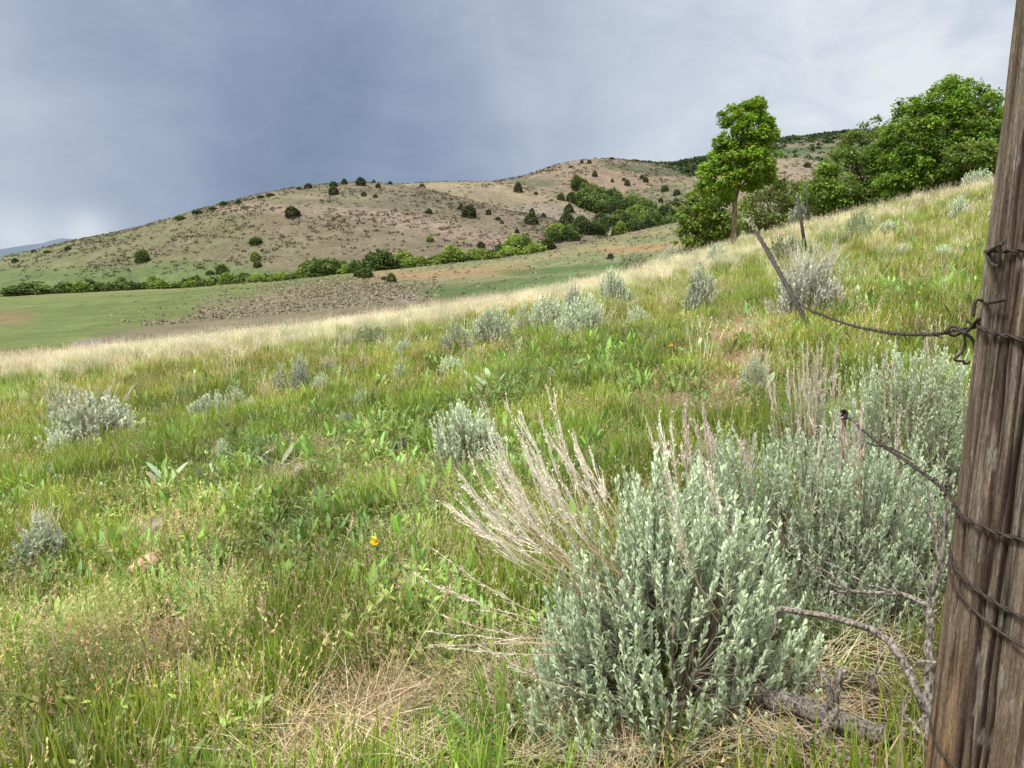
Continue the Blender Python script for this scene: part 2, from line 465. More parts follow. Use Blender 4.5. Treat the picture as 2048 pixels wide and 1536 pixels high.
# ------------------------------------------------------------------ ground cover: clumps and their scattering
m_grass = veg_mat('grass_blade', .35, tint=True)
m_dry = veg_mat('dry_grass', .3, tint=True, rough=.8)
m_forb = veg_mat('broad_leaf', .25, tint=True, rough=.55, spec=.3)
m_litter = veg_mat('straw', .1, tint=True, rough=.9)
GREEN = np.array([.19, .278, .030]); YGREEN = np.array([.37, .40, .09]); STRAW = np.array([.54, .47, .29]); TAN = np.array([.42, .31, .16]); CREAM = np.array([.76, .71, .53])
BROWNG = np.array([.34, .32, .12])

def disc(n, r):
    a = rng.random(n) * 2 * PI; q = np.sqrt(rng.random(n)) * r
    return np.stack([np.cos(a) * q, np.sin(a) * q, np.full(n, -.015)], 1)

def clump_green(n=58, r=.13, h0=.06, h1=.21, w=.0056, dryf=.10):
    g = Geo()
    P = disc(n, r); az = np.arctan2(P[:, 1], P[:, 0]) + rng.normal(0, 1.1, n)
    C = jit(GREEN, n, .3, .12); k = rng.random(n)
    C[k < .22] = jit(YGREEN, (k < .22).sum(), .2, .1)
    C[k < dryf] = jit(STRAW * .9, (k < dryf).sum(), .2, .08)
    g.blades(P, az, rng.random(n) * .28, h0 + (h1 - h0) * rng.random(n), w * (.6 + .8 * rng.random(n)), C, 3, rng.random(n) * .95)
    return g
def clump_broad(n=34, r=.10, h0=.16, h1=.32, w=.009):
    g = Geo()
    P = disc(n, r); az = np.arctan2(P[:, 1], P[:, 0]) + rng.normal(0, .7, n)
    C = jit(np.array([.20, .34, .05]), n, .3, .1)
    g.blades(P, az, rng.random(n) * .3, h0 + (h1 - h0) * rng.random(n), w * (.6 + .7 * rng.random(n)), C, 4, rng.random(n) * .9)
    return g
def seed_heads(g, tips, dirs, n_each, L, W, col, spread=.5, size=.012):
    n = len(tips)
    f = rng.random((n, n_each))
    base = tips[:, None, :] - dirs[:, None, :] * (f * L)[..., None]
    d = dirs[:, None, :] + rng.normal(0, spread, (n, n_each, 3))
    P = base.reshape(-1, 3); D = unit(d.reshape(-1, 3))
    m = len(P)
    g.leaves(P, D, rdir(m), size * (.6 + .8 * rng.random(m)), W * (.6 + .8 * rng.random(m)), jit(col, m, .2, .06), .45)
def stalks(g, n, r, h0, h1, w, col, lean=.15, curl=.35, head=.09, nh=14, hw=.004, hs=.014, spread=.35, headcol=None):
    P = disc(n, r); az = np.arctan2(P[:, 1], P[:, 0]) + rng.normal(0, 1.0, n)
    H = h0 + (h1 - h0) * rng.random(n); ln = rng.random(n) * lean; cu = rng.random(n) * curl
    tips = g.blades(P, az, ln, H, w, jit(col, n, .15, .05), 4, cu, tipc=None)
    a = ln + cu
    d = np.stack([np.cos(az) * np.sin(a), np.sin(az) * np.sin(a), np.cos(a)], 1)
    if nh: seed_heads(g, tips, d, nh, head, hw, col if headcol is None else headcol, spread, hs)
def clump_cream(n=22, tall=.55):
    g = Geo()
    stalks(g, n, .13, tall * .55, tall, .0035, CREAM * .95, .2, .4, .10, 12, .0045, .016, .25, CREAM)
    m = 22
    P = disc(m, .12); C = jit(YGREEN, m, .25, .1); C[:9] = jit(STRAW, 9, .2, .05)
    g.blades(P, rng.random(m) * 6.3, rng.random(m) * .5, .14 + .16 * rng.random(m), .005, C, 3, rng.random(m) * 1.1)
    return g
def clump_cheat(n=30):
    g = Geo()
    stalks(g, n, .15, .08, .18, .0016, np.array([.44, .41, .19]), .3, .8, .08, 8, .0030, .014, .5, np.array([.47, .40, .25]))
    m = 24
    P = disc(m, .13); C = jit(BROWNG, m, .3, .1)
    g.blades(P, rng.random(m) * 6.3, rng.random(m) * .6, .05 + .09 * rng.random(m), .0035, C, 3, rng.random(m) * 1.2)
    return g
def clump_seed(n=9):
    """green grass in head: yellowish stalks standing over the sward"""
    g = Geo()
    stalks(g, n, .15, .16, .30, .0022, YGREEN * 1.25, .25, .5, .07, 14, .004, .012, .3, np.array([.50, .47, .22]))
    return g
def clump_forb(n=11, L0=.08, L1=.17, W=.034, col=(.13, .21, .042), el=.9):
    g = Geo()
    for k in range(n):
        az = rng.random() * 6.283; e = el + rng.normal(0, .25)
        d = np.array([math.cos(az) * math.cos(e), math.sin(az) * math.cos(e), math.sin(e)])
        L = L0 + (L1 - L0) * rng.random(); w = W * (.7 + .5 * rng.random())
        s = unit(np.cross(d, [0, 0, 1.0])); up = np.cross(s, d)
        st = disc(1, .05)[0]; c = jit(col, 1, .25, .08)[0]
        tt = np.array([0, .3, .55, .8, 1.0]); ww = np.array([.12, .75, 1, .7, .02]) * w / 2
        mid = st + d * (L * (tt[:, None] + .35)) - np.array([0, 0, 1.0]) * (tt[:, None] ** 2) * L * .35 * rng.random()
        V = []; cc = []
        for i in range(5):
            V += [mid[i] - s * ww[i] + up * ww[i] * .35, mid[i], mid[i] + s * ww[i] + up * ww[i] * .35]; cc += [c, c * 1.25, c]
        Q = []
        for i in range(4):
            o = i * 3; Q += [[o, o + 1, o + 4, o + 3], [o + 1, o + 2, o + 5, o + 4]]
        g.add(V, Q, None, cc)
        g.tube([st, mid[0]], .0025, 3, c, False)
    return g
def clump_leafy(n=70):
    """low weedy plant with many small leaves on thin stems"""
    g = Geo()
    for k in range(6):
        az = rng.random() * 6.283; e = 1.0 + rng.normal(0, .25); L = .14 + .14 * rng.random()
        d = np.array([math.cos(az) * math.cos(e), math.sin(az) * math.cos(e), math.sin(e)])
        st = disc(1, .05)[0]
        g.tube([st, st + d * L], .0018, 3, (.2, .27, .1), False)
        m = 14; f = .2 + .8 * rng.random(m)
        g.leaves(st + d * L * f[:, None], unit(d * .5 + rdir(m) + [0, 0, .2]), rdir(m) * .4 + [0, 0, 1.0], .028 + .03 * rng.random(m), .012 + .008 * rng.random(m), jit((.25, .34, .08), m, .25, .08), .5, .1)
    return g
def clump_lime(n=26):
    g = Geo()
    stalks(g, n, .12, .10, .22, .002, np.array([.28, .36, .10]), .2, .3, .14, 26, .006, .016, .45, np.array([.37, .46, .17]))
    return g
def clump_litter(n=60, r=.22):
    g = Geo()
    P = disc(n, r); P[:, 2] = .005 + .05 * rng.random(n)
    az = rng.random(n) * 6.283; C = jit(STRAW, n, .3, .08)
    g.blades(P, az, 1.25 + .35 * rng.random(n), .12 + .25 * rng.random(n), .0028, C, 2, rng.normal(0, .4, n))
    return g

def make_proto(geos, mat, nm):
    c = bpy.data.collections.new(nm)
    for g in geos:
        o = bpy.data.objects.new(nm, g.mesh(nm, mat)); c.objects.link(o)
    return c

def scatter(name, label, cat, protos, pts, scl, tint, tilt=.12):
    """one ground-cover object: a cloud of points carrying instances of a few clumps"""
    n = len(pts)
    me = bpy.data.meshes.new(name)
    me.vertices.add(n); me.vertices.foreach_set('co', np.asarray(pts, np.float32).ravel())
    a = me.attributes.new('rot', 'FLOAT_VECTOR', 'POINT')
    R = np.stack([rng.normal(0, tilt, n), rng.normal(0, tilt, n), rng.random(n) * 6.283], 1)
    a.data.foreach_set('vector', R.astype(np.float32).ravel())
    a = me.attributes.new('scl', 'FLOAT', 'POINT'); a.data.foreach_set('value', np.broadcast_to(scl, (n,)).astype(np.float32).copy())
    a = me.attributes.new('idx', 'INT', 'POINT'); a.data.foreach_set('value', rng.integers(0, len(protos.objects), n).astype(np.int32))
    a = me.attributes.new('tint', 'FLOAT_COLOR', 'POINT')
    a.data.foreach_set('color', np.concatenate([tint, np.ones((n, 1))], 1).astype(np.float32).ravel())
    o = link(name, me); tag(o, label, cat, kind='stuff')
    ng = bpy.data.node_groups.new(name, 'GeometryNodeTree')
    ng.interface.new_socket('Geometry', in_out='INPUT', socket_type='NodeSocketGeometry')
    ng.interface.new_socket('Geometry', in_out='OUTPUT', socket_type='NodeSocketGeometry')
    gi = ng.nodes.new('NodeGroupInput'); go = ng.nodes.new('NodeGroupOutput')
    ci = ng.nodes.new('GeometryNodeCollectionInfo'); ci.inputs['Collection'].default_value = protos
    ci.inputs['Separate Children'].default_value = True; ci.inputs['Reset Children'].default_value = True
    ip = ng.nodes.new('GeometryNodeInstanceOnPoints')
    ng.links.new(gi.outputs[0], ip.inputs['Points']); ng.links.new(ci.outputs[0], ip.inputs['Instance'])
    ip.inputs['Pick Instance'].default_value = True
    def na(nm, ty, sock):
        q = ng.nodes.new('GeometryNodeInputNamedAttribute'); q.data_type = ty; q.inputs['Name'].default_value = nm
        ng.links.new(q.outputs['Attribute'], ip.inputs[sock])
    na('idx', 'INT', 'Instance Index'); na('rot', 'FLOAT_VECTOR', 'Rotation'); na('scl', 'FLOAT', 'Scale')
    ng.links.new(ip.outputs[0], go.inputs[0])
    md = o.modifiers.new('scatter', 'NODES'); md.node_group = ng
    return o

# clearings: the wood post, the sage trunks etc. keep tall grass off
def wedge(n_per, y0, y1, amax=1.0):
    """random ground points in the sector ahead, about n_per per square metre"""
    area = amax * (y1 ** 2 - y0 ** 2)
    n = int(area * n_per)
    y = np.sqrt(y0 ** 2 + rng.random(n) * (y1 ** 2 - y0 ** 2)); x = (rng.random(n) * 2 - 1) * amax * y
    return np.stack([x, y, hnear(x, y)], 1)
BANDS = [(.5, 5.0, 130), (5.0, 9, 75), (9, 16, 34), (16, 30, 15), (30, 62, 4.0)]
def field(dens, amax=.98):
    out = []
    for y0, y1, k in BANDS:
        out.append(wedge(k * dens, y0, y1, amax))
    return np.concatenate(out)
def dist_scale(P):
    d = np.hypot(P[:, 0], P[:, 1])
    return 1 + .35 * sstep(5, 14, d) + .25 * sstep(14, 35, d)

class Spots:
    """soft discs on the ground around spots picked in the photo, radius in metres"""
    def __init__(self, L): self.L = [(ground_hit(u, v), r, a) for u, v, r, a in L]
    def __call__(self, P):
        w = np.zeros(len(P))
        for c, r, a in self.L:
            if c is None: continue
            d2 = ((P[:, 0] - c[0]) ** 2 + (P[:, 1] - c[1]) ** 2) / r ** 2
            w = np.maximum(w, a * np.exp(-d2))
        return w
dirt = Spots([(1470, 690, .62, .95), (1462, 730, .5, .95), (1450, 775, .42, .9), (1440, 820, .3, .8), (1492, 650, .75, .8), (1480, 670, .68, .9), (730, 1470, .24, .9), (700, 1400, .12, .5), (310, 1065, .25, .9), (600, 945, .3, .8), (1350, 790, .4, .5),
              (430, 900, .5, .5), (640, 890, .4, .4), (1750, 470, .8, .4), (1300, 820, .4, .5), (950, 1420, .2, .45), (1080, 1500, .2, .4), (1250, 1480, .25, .4), (1500, 1480, .2, .5), (1650, 1500, .25, .4)])
cheatz = Spots([(300, 1350, .7, 1), (100, 1350, .6, 1), (60, 1480, .6, 1), (500, 1480, .5, .8), (620, 1180, .8, .9), (760, 1150, .8, .8), (900, 1120, .6, .8), (200, 1220, .7, .6), (980, 1010, .8, .55), (1040, 880, .6, .4),
                (1250, 850, .7, .45), (400, 1090, .6, .5), (840, 1360, .3, .8), (720, 1000, .7, .5)])
forbz = Spots([(350, 1000, 1.3, 1), (140, 1040, 1.0, .9), (750, 930, 1.6, .8), (1150, 740, 2.6, .9), (1330, 720, 2, .8), (1000, 740, 2, .8), (840, 870, 1.6, .9), (500, 1040, 1, .7), (1830, 590, 2, .9), (1700, 590, 1.5, .6),
               (150, 1160, .5, .5), (880, 1240, .4, 1), (300, 1520, .4, .9), (600, 1000, 1, .7), (430, 950, 1.2, .7)])
limez = Spots([(330, 1290, .35, 1), (280, 1330, .3, 1), (380, 1260, .25, .8), (200, 1400, .3, .6), (100, 1430, .3, .5)])

SAGE = [
    ('round', 935, 925, 150, 125, 'compact sagebrush standing just behind the dry stalks of the front bush'),
    ('stalky', 195, 890, 175, 110, 'wide grey sagebrush with pale stalks near the left edge of the photo'),
    ('loose', 128, 840, 70, 60, 'small sagebrush right behind the wide grey stalky one on the left'),
    ('pale', 118, 915, 50, 45, 'low pale sagebrush at the left foot of the wide grey stalky one'),
    ('upright', 95, 1135, 115, 115, 'silvery tuft shaped sagebrush alone at the left edge above the pink rock'),
    ('pale', 448, 918, 34, 34, 'tiny round sagebrush alone in the left middle of the meadow'),
    ('round', 420, 846, 92, 52, 'low spreading sagebrush in the left middle of the meadow'),
    ('loose', 470, 812, 45, 34, 'little sagebrush behind the low spreading one on the left'),
    ('pale', 502, 830, 28, 30, 'little sagebrush to the right of the low spreading one on the left'),
    ('loose', 562, 790, 42, 52, 'leftmost sagebrush of a row of three in the meadow'),
    ('upright', 604, 792, 46, 66, 'tallest sagebrush in the middle of a row of three in the meadow'),
    ('pale', 640, 790, 38, 36, 'shortest sagebrush at the right end of a row of three in the meadow'),
    ('stalky', 660, 756, 44, 34, 'brownish grey sagebrush behind the row of three in the meadow'),
    ('loose', 722, 826, 46, 40, 'loose sagebrush in the centre left of the meadow among tall weeds'),
    ('pale', 806, 718, 42, 34, 'bright pale sagebrush alone near the dry brow of the hillside'),
    ('loose', 800, 772, 32, 44, 'thin upright sagebrush below the bright pale one in the meadow'),
    ('dark', 742, 690, 74, 34, 'dark grey low sagebrush close to the dry grass of the brow'),
    ('stalky', 692, 700, 32, 24, 'smallest grey sagebrush to the left of the dark low one by the brow'),
    ('pale', 905, 745, 56, 26, 'flat pale sagebrush below the group at the centre of the meadow'),
    ('loose', 912, 712, 76, 66, 'loose sagebrush at the left end of the group at the centre of the meadow'),
    ('round', 985, 692, 88, 82, 'rounded dense sagebrush leaning left in the group at the centre of the meadow'),
    ('loose', 1046, 668, 46, 48, 'small sagebrush in the gap of the group at the centre of the meadow'),
    ('round', 1098, 662, 80, 72, 'dense sagebrush left of the biggest one in the group at the centre of the meadow'),
    ('round', 1166, 672, 96, 82, 'biggest bright sagebrush at the right end of the group at the centre of the meadow'),
    ('upright', 1146, 640, 40, 60, 'upright greyish sagebrush rising behind the biggest one of the centre group'),
    ('round', 1226, 608, 58, 58, 'grey green sagebrush with upright stems just under the brow'),
    ('pale', 1276, 660, 52, 38, 'low round sagebrush to the right of the centre group'),
    ('upright', 1398, 628, 66, 98, 'tall narrow sagebrush left of the leaning steel post'),
    ('round', 1432, 526, 40, 32, 'small dark sagebrush on the slope in front of the lone tree'),
    ('grey', 1612, 632, 130, 118, 'large greyish pink half dead sagebrush behind the leaning steel post'),
    ('dark', 1568, 525, 70, 46, 'dark sagebrush just above the large half dead one'),
    ('pale', 1920, 436, 42, 34, 'pale sagebrush high on the right slope close to the wooden post'),
    ('pale', 1775, 466, 40, 20, 'small pale sagebrush high on the right slope'),
    ('loose', 1802, 520, 44, 26, 'pale tufted sagebrush in the middle of the right slope'),
    ('pale', 1890, 520, 40, 24, 'pale flat sagebrush on the right slope left of the wooden post'),
    ('loose', 1508, 778, 66, 64, 'small sagebrush in the grass left of the tan stalky bush'),
    ('dark', 1716, 478, 56, 46, 'dark brownish shrubby sagebrush on the right slope'),
    ('dark', 1935, 372, 120, 60, 'dark wide sagebrush on the ridge in front of the big right tree'),
    ('round', 1955, 378, 60, 30, 'pale rounded sagebrush on the ridge close to the wooden post'),
    ('upright', 1580, 452, 60, 40, 'whitish dry sagebrush on the ridge beside the far steel posts'),
    ('upright', 1850, 385, 60, 30, 'whitish dry sagebrush on the ridge below the big right tree'),
    ('stalky', 1345, 520, 70, 26, 'grey sagebrush at the end of the dry brow below the lone tree'),
    ('dark', 1262, 545, 60, 34, 'dark rounded bush behind the dry brow right of the centre'),
    ('grey', 1660, 432, 70, 30, 'grey dry sagebrush on the ridge right of the far steel posts'),
    ('upright', 1730, 415, 70, 28, 'whitish dry sagebrush in the middle of the ridge'),
    ('upright', 1435, 480, 50, 26, 'whitish dry sagebrush at the foot of the lone tree'),
]
CLEAR = [(ground_hit(a[1], a[2]), a[3]) for a in SAGE] + [(ground_hit(1330, 1425), 560), (ground_hit(1570, 1215), 600), (ground_hit(1815, 1010), 330), (ground_hit(1625, 950), 180), (ground_hit(1700, 1440), 300), (ground_hit(1560, 1430), 260), (ground_hit(1790, 1480), 240), (ground_hit(1650, 1525), 260), (ground_hit(1480, 1480), 220), (ground_hit(285, 1150), 110), (ground_hit(270, 1172), 110), (ground_hit(318, 1085), 70), (ground_hit(602, 962), 50)]
CLEAR = [(c, max(.2, 1.15 * w * c[1] / F / 2)) for c, w in CLEAR if c is not None]
def clearing(P):
    w = np.zeros(len(P))
    for c, r in CLEAR:
        d2 = ((P[:, 0] - c[0]) ** 2 + (P[:, 1] - c[1] + .25 * r) ** 2) / (r * .9) ** 2
        w = np.maximum(w, np.exp(-d2 * d2))
    return w
LOGS = [(ground_hit(u, v), r) for u, v, r in ((1560, 1420, .13), (1640, 1460, .13), (1700, 1480, .13), (1660, 1530, .12), (1770, 1500, .10), (1600, 1480, .12), (1745, 1455, .1))]
def logspot(P):
    w = np.zeros(len(P))
    for c, r in LOGS: w = np.maximum(w, np.exp(-(((P[:, 0] - c[0]) ** 2 + (P[:, 1] - c[1]) ** 2) / r ** 2) ** 2))
    return w
def density(P, keep):
    keep = keep * (1 - np.where(P[:, 1] < 3.2, .66, .82) * clearing(P)) * (1 - .85 * logspot(P))
    k = rng.random(len(P)) < np.clip(keep, 0, 1)
    return P[k]
def dist(P): return np.hypot(P[:, 0], P[:, 1])
def crestness(P):
    """0 in the sward, 1 on the dry brow where the hillside drops towards the valley"""
    y0 = np.clip(22.5 + .35 * P[:, 0], 14.5, 34)
    return sstep(-4, 2, P[:, 1] - y0 + 5 * (fbm(P[:, 0], P[:, 1], 2, .3) - .5)) * (1 - .55 * sstep(3, 11, P[:, 0]))
def rightness(P): return sstep(0, 10, P[:, 0])

def tints(P, lo=.75, hi=1.25, hue=.08, warm=0.0):
    n = len(P)
    b = lo + (hi - lo) * (.45 * fbm(P[:, 0], P[:, 1], 3, .9) * 1.2 + .55 * rng.random(n))
    t = b[:, None] * (1 + (rng.random((n, 3)) - .5) * 2 * hue)
    cl = fbm(P[:, 0] + 11, P[:, 1] + 50, 3, 2.1); t = t * (.74 + .52 * sstep(.36, .64, cl))[:, None]
    dry = fbm(P[:, 0] + 31, P[:, 1] + 7, 3, .5)
    k = (sstep(.45, .7, dry) * (.5 + warm))[:, None]
    t = t * (1 - k) + t * np.array([1.36, 1.10, 1.25]) * k
    return t

pr_green = make_proto([clump_green() for _ in range(5)] + [clump_green(46, .12, .10, .25, .005, .2) for _ in range(2)], m_grass, 'grass_tuft')
pr_broad = make_proto([clump_broad() for _ in range(3)], m_grass, 'wide_grass_tuft')
pr_cream = make_proto([clump_cream(24, .38), clump_cream(18, .48), clump_cream(30, .33)], m_dry, 'cream_grass_tuft')
pr_cheat = make_proto([clump_cheat() for _ in range(4)], m_dry, 'brown_grass_tuft')
pr_seed = make_proto([clump_seed() for _ in range(4)], m_dry, 'seeding_grass_tuft')
pr_forb = make_proto([clump_forb(), clump_forb(9, .10, .20, .036), clump_forb(14, .07, .13, .024), clump_forb(9, .08, .16, .03, (.17, .31, .10))], m_forb, 'leafy_forb')
pr_leafy = make_proto([clump_leafy() for _ in range(4)], m_forb, 'leafy_weed')
pr_pale = make_proto([clump_forb(7, .12, .24, .06, (.33, .42, .27), .8), clump_forb(6, .10, .2, .05, (.30, .40, .24), .6)], m_forb, 'pale_forb')
pr_lime = make_proto([clump_lime() for _ in range(3)], m_dry, 'lime_weed')
pr_litter = make_proto([clump_litter() for _ in range(4)], m_litter, 'straw_litter')

# green sward
P = field(1.05)
far = sstep(10, 24, dist(P))
keep = (1 - .97 * np.minimum(1, 1.4 * dirt(P))) * (1 - .62 * cheatz(P)) * (1 - .45 * crestness(P))
P = density(P, keep)
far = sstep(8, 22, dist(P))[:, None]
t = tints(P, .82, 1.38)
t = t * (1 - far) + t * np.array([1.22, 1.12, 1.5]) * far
cr = (crestness(P) * (1 - .6 * rightness(P)))[:, None]
t = t * (1 - cr * .6) + np.array([2.1, 1.75, 4.5]) * cr * .6 * (.7 + .6 * rng.random((len(P), 1)))
hc = .55 + .62 * sstep(.35, .65, fbm(P[:, 0] + 5, P[:, 1] + 80, 3, 2.2))
scatter('grass', 'green meadow grass covering the sloping hillside', 'grass', pr_green, P, dist_scale(P) * hc * (.75 + .5 * rng.random(len(P))), t)
# dry cream grass: the brow on the left, thin elsewhere
P = field(.9)
cz = crestness(P)
keep = 1.5 * cz + .04 * sstep(8, 18, dist(P)) + .02 * rightness(P)
P = density(P, keep * (1 - .5 * dirt(P)))
scatter('dry_grass', 'pale cream seeded grass along the brow of the hillside', 'grass', pr_cream, P, (.75 + .45 * rng.random(len(P))), tints(P, .8, 1.25, .05))
# brown cheat grass in the foreground
P = field(.55)
P = density(P, (.14 + .9 * cheatz(P) + .35 * dirt(P)) * sstep(26, 12, dist(P)))
tb = tints(P, .75, 1.2, .08, .3); db = np.clip(dirt(P), 0, 1)[:, None]
tb = tb * (1 - db * .8) + np.array([.92, .74, .60]) * db * .8
scatter('brown_grass', 'fine brown seeded grass among the green', 'grass', pr_cheat, P, dist_scale(P) * (.75 + .5 * rng.random(len(P))), tb)
# seeding stalks
P = field(.30)
P = density(P, .26 * (1 - dirt(P)) * sstep(45, 20, dist(P)))
scatter('seeding_grass', 'yellow green grass stalks with seed heads over the sward', 'grass', pr_seed, P, dist_scale(P) * (.7 + .5 * rng.random(len(P))), tints(P, .8, 1.3, .08, .4))
# broad-leaved plants
P = field(.5)
fz = sstep(.48, .62, fbm(P[:, 0] + 70, P[:, 1], 3, .7)) * sstep(24, 12, dist(P))
P = density(P, (.03 + 1.7 * forbz(P) * (.35 + .65 * fz) + .45 * fz) * (1 - dirt(P)) * (1 - crestness(P)))
scatter('leafy_plant', 'dark green broad leaved plants among the grass', 'ground cover', pr_forb, P, dist_scale(P) * (.72 + .45 * rng.random(len(P))), tints(P, .85, 1.75, .08))
P = field(.5)
P = density(P, (.06 + .35 * forbz(P)) * (1 - dirt(P)) * (1 - crestness(P)))
scatter('leafy_weed', 'low small leaved weeds among the grass', 'ground cover', pr_leafy, P, .7 + .5 * rng.random(len(P)), tints(P, .75, 1.3, .08))
P = field(.028)
P = density(P, sstep(4, 7, dist(P)) * (.25 + .75 * np.maximum(forbz(P), rightness(P) * .6)) * (1 - dirt(P)) * (1 - .8 * crestness(P)))
scatter('pale_leafy_plant', 'pale grey green leafy plants dotted over the slope', 'ground cover', pr_pale, P, .7 + .4 * rng.random(len(P)), tints(P, .8, 1.2, .05))
P = wedge(150, 2, 4.5, .8)
P = density(P, limez(P) * .38)
scatter('lime_weed', 'pale lime green feathery weeds in the foreground grass', 'ground cover', pr_lime, P, .8 + .4 * rng.random(len(P)), tints(P, .8, 1.2, .05))
# wide green blades in the foreground
bz = Spots([(560, 1340, .24, 1), (470, 1330, .18, .8), (620, 1290, .28, 1), (560, 1420, .12, .8), (60, 1420, .15, .7), (380, 1470, .12, .7), (950, 1200, .2, .6), (640, 1370, .18, .9), (1100, 1250, .1, .5), (1650, 1310, .18, .7), (1800, 1530, .1, .9), (250, 1450, .15, .7), (170, 1500, .15, .7), (800, 1240, .2, .6), (1700, 1350, .12, .5)])
P = wedge(90, 1.2, 4.5, .8)
P2 = field(.35); P2 = density(P2, sstep(.56, .68, fbm(P2[:, 0] + 21, P2[:, 1] + 3, 3, .8)) * sstep(18, 9, dist(P2)) * (1 - dirt(P2)) * .8)
P = np.concatenate([density(P, bz(P) * .9), P2])
scatter('wide_grass', 'wide bladed bright green grass in the foreground', 'grass', pr_broad, P, .6 + .35 * rng.random(len(P)), tints(P, .8, 1.2, .05))
# straw on bare spots
P = np.concatenate([wedge(60, 1.2, 14, .95), wedge(130, 1.9, 2.6, .6)])
near = np.zeros(len(P))
for (u, v, r) in ((1330, 1440, .5), (1560, 1400, .4), (1700, 1450, .4), (1570, 1215, .6), (1500, 1500, .4)):
    c = ground_hit(u, v); near = np.maximum(near, np.exp(-((P[:, 0] - c[0]) ** 2 + (P[:, 1] - c[1]) ** 2) / r ** 2))
keep = .04 + .8 * dirt(P) + .14 * near
P = P[rng.random(len(P)) < keep]
scatter('straw', 'loose dry straw lying on bare patches of ground', 'straw', pr_litter, P, .6 + .4 * rng.random(len(P)), tints(P, .9, 1.4, .05))
# ------------------------------------------------------------------ sagebrush
m_sage = veg_mat('sage_leaf', .15, rough=.8, spec=.2, gain=1.0)
m_sagevar = veg_mat('sage_leaf_small', .15, rough=.8, spec=.2, gain=1.12, var=.16)
m_stalk = veg_mat('dry_flower_stalk', .1, rough=.85, spec=.1)
def bark_mat(name, col, dark, scale=(60, 60, 9), bump=.8):
    m, nt, out = new_mat(name)
    tc = N(nt, 'ShaderNodeTexCoord'); mp = N(nt, 'ShaderNodeMapping'); mp.inputs['Scale'].default_value = scale
    nt.links.new(tc.outputs['Object'], mp.inputs[0])
    no = N(nt, 'ShaderNodeTexNoise'); no.inputs['Scale'].default_value = 1; no.inputs['Detail'].default_value = 6; no.inputs['Roughness'].default_value = .7
    nt.links.new(mp.outputs[0], no.inputs['Vector'])
    cr = N(nt, 'ShaderNodeValToRGB'); cr.color_ramp.elements[0].position = .40; cr.color_ramp.elements[1].position = .60
    cr.color_ramp.elements[0].color = (*dark, 1); cr.color_ramp.elements[1].color = (*col, 1)
    nt.links.new(no.outputs[0], cr.inputs[0])
    a = N(nt, 'ShaderNodeAttribute', attribute_name='col')
    mx = N(nt, 'ShaderNodeMix', data_type='RGBA', blend_type='MULTIPLY'); mx.inputs[0].default_value = 1
    nt.links.new(cr.outputs[0], mx.inputs[6]); nt.links.new(a.outputs['Color'], mx.inputs[7])
    p = N(nt, 'ShaderNodeBsdfPrincipled'); p.inputs['Roughness'].default_value = .9; p.inputs['Specular IOR Level'].default_value = .15
    nt.links.new(mx.outputs[2], p.inputs['Base Color'])
    bp = N(nt, 'ShaderNodeBump'); bp.inputs['Strength'].default_value = bump; bp.inputs['Distance'].default_value = .01
    nt.links.new(no.outputs[0], bp.inputs['Height']); nt.links.new(bp.outputs[0], p.inputs['Normal'])
    nt.links.new(p.outputs[0], out.inputs[0])
    return m
m_bark = bark_mat('sage_bark', (.34, .28, .22), (.09, .07, .055))
m_deadwood = bark_mat('weathered_wood', (.50, .45, .39), (.07, .052, .042), (130, 130, 45), 1.0)
SAGE_TIP = np.array([.585, .66, .475]); SAGE_IN = np.array([.25, .29, .17])  # inner leaf colour is darkened to paint in shade inside the bush

def bez(a, b, c, n=8):
    t = np.linspace(0, 1, n)[:, None]
    return a * (1 - t) ** 2 + 2 * b * t * (1 - t) + c * t * t
def wob(P, s):
    k = np.sin(np.linspace(0, PI, len(P)))[:, None]
    return P + rng.normal(0, s, P.shape) * k

def make_stalk(g, a, c, r0=.0022, nside=34, col=(.56, .46, .36), sag=.12, fluff=1.0):
    """one dry flower stem: a thin curved stem, fringed along its upper part with fine upright side twigs"""
    a = np.asarray(a, float); c = np.asarray(c, float); L = np.linalg.norm(c - a)
    d = unit(c - a)
    mid = (a + c) / 2 + np.array([d[0], d[1], -.3]) * sag * L
    P = wob(bez(a, mid, c, 12), .003)
    cc = jit(col, 1, .15, .05)[0]
    t = np.linspace(0, 1, 12)[:, None]
    C = np.array([.50, .36, .20]) * (1 - t) + cc * t
    g.tube(P, np.linspace(r0, r0 * .35, 12), 4, C, False)
    f = .38 + .60 * rng.random(nside) ** .8
    k = f * 11; i = np.minimum(k.astype(int), 10); q = (k - i)[:, None]
    base = P[i] * (1 - q) + P[i + 1] * q; T = unit(P[i + 1] - P[i])
    D = unit(T + rdir(nside) * (.13 + .08 * (1 - f))[:, None])
    LL = (.045 + .10 * rng.random(nside)) * (1.25 - f * .8) * fluff * min(1, L / .3)
    g.leaves(base, D, rdir(nside), LL, .0024, jit(cc * 1.08, nside, .25, .06), .4)
    m = nside * 2
    s = rng.integers(0, nside, m); ff = rng.random(m)[:, None]
    g.leaves(base[s] + D[s] * LL[s][:, None] * ff, unit(D[s] + rdir(m) * .7), rdir(m), .007 + .006 * rng.random(m), .0035, jit(cc * 1.15, m, .25, .06), .5)

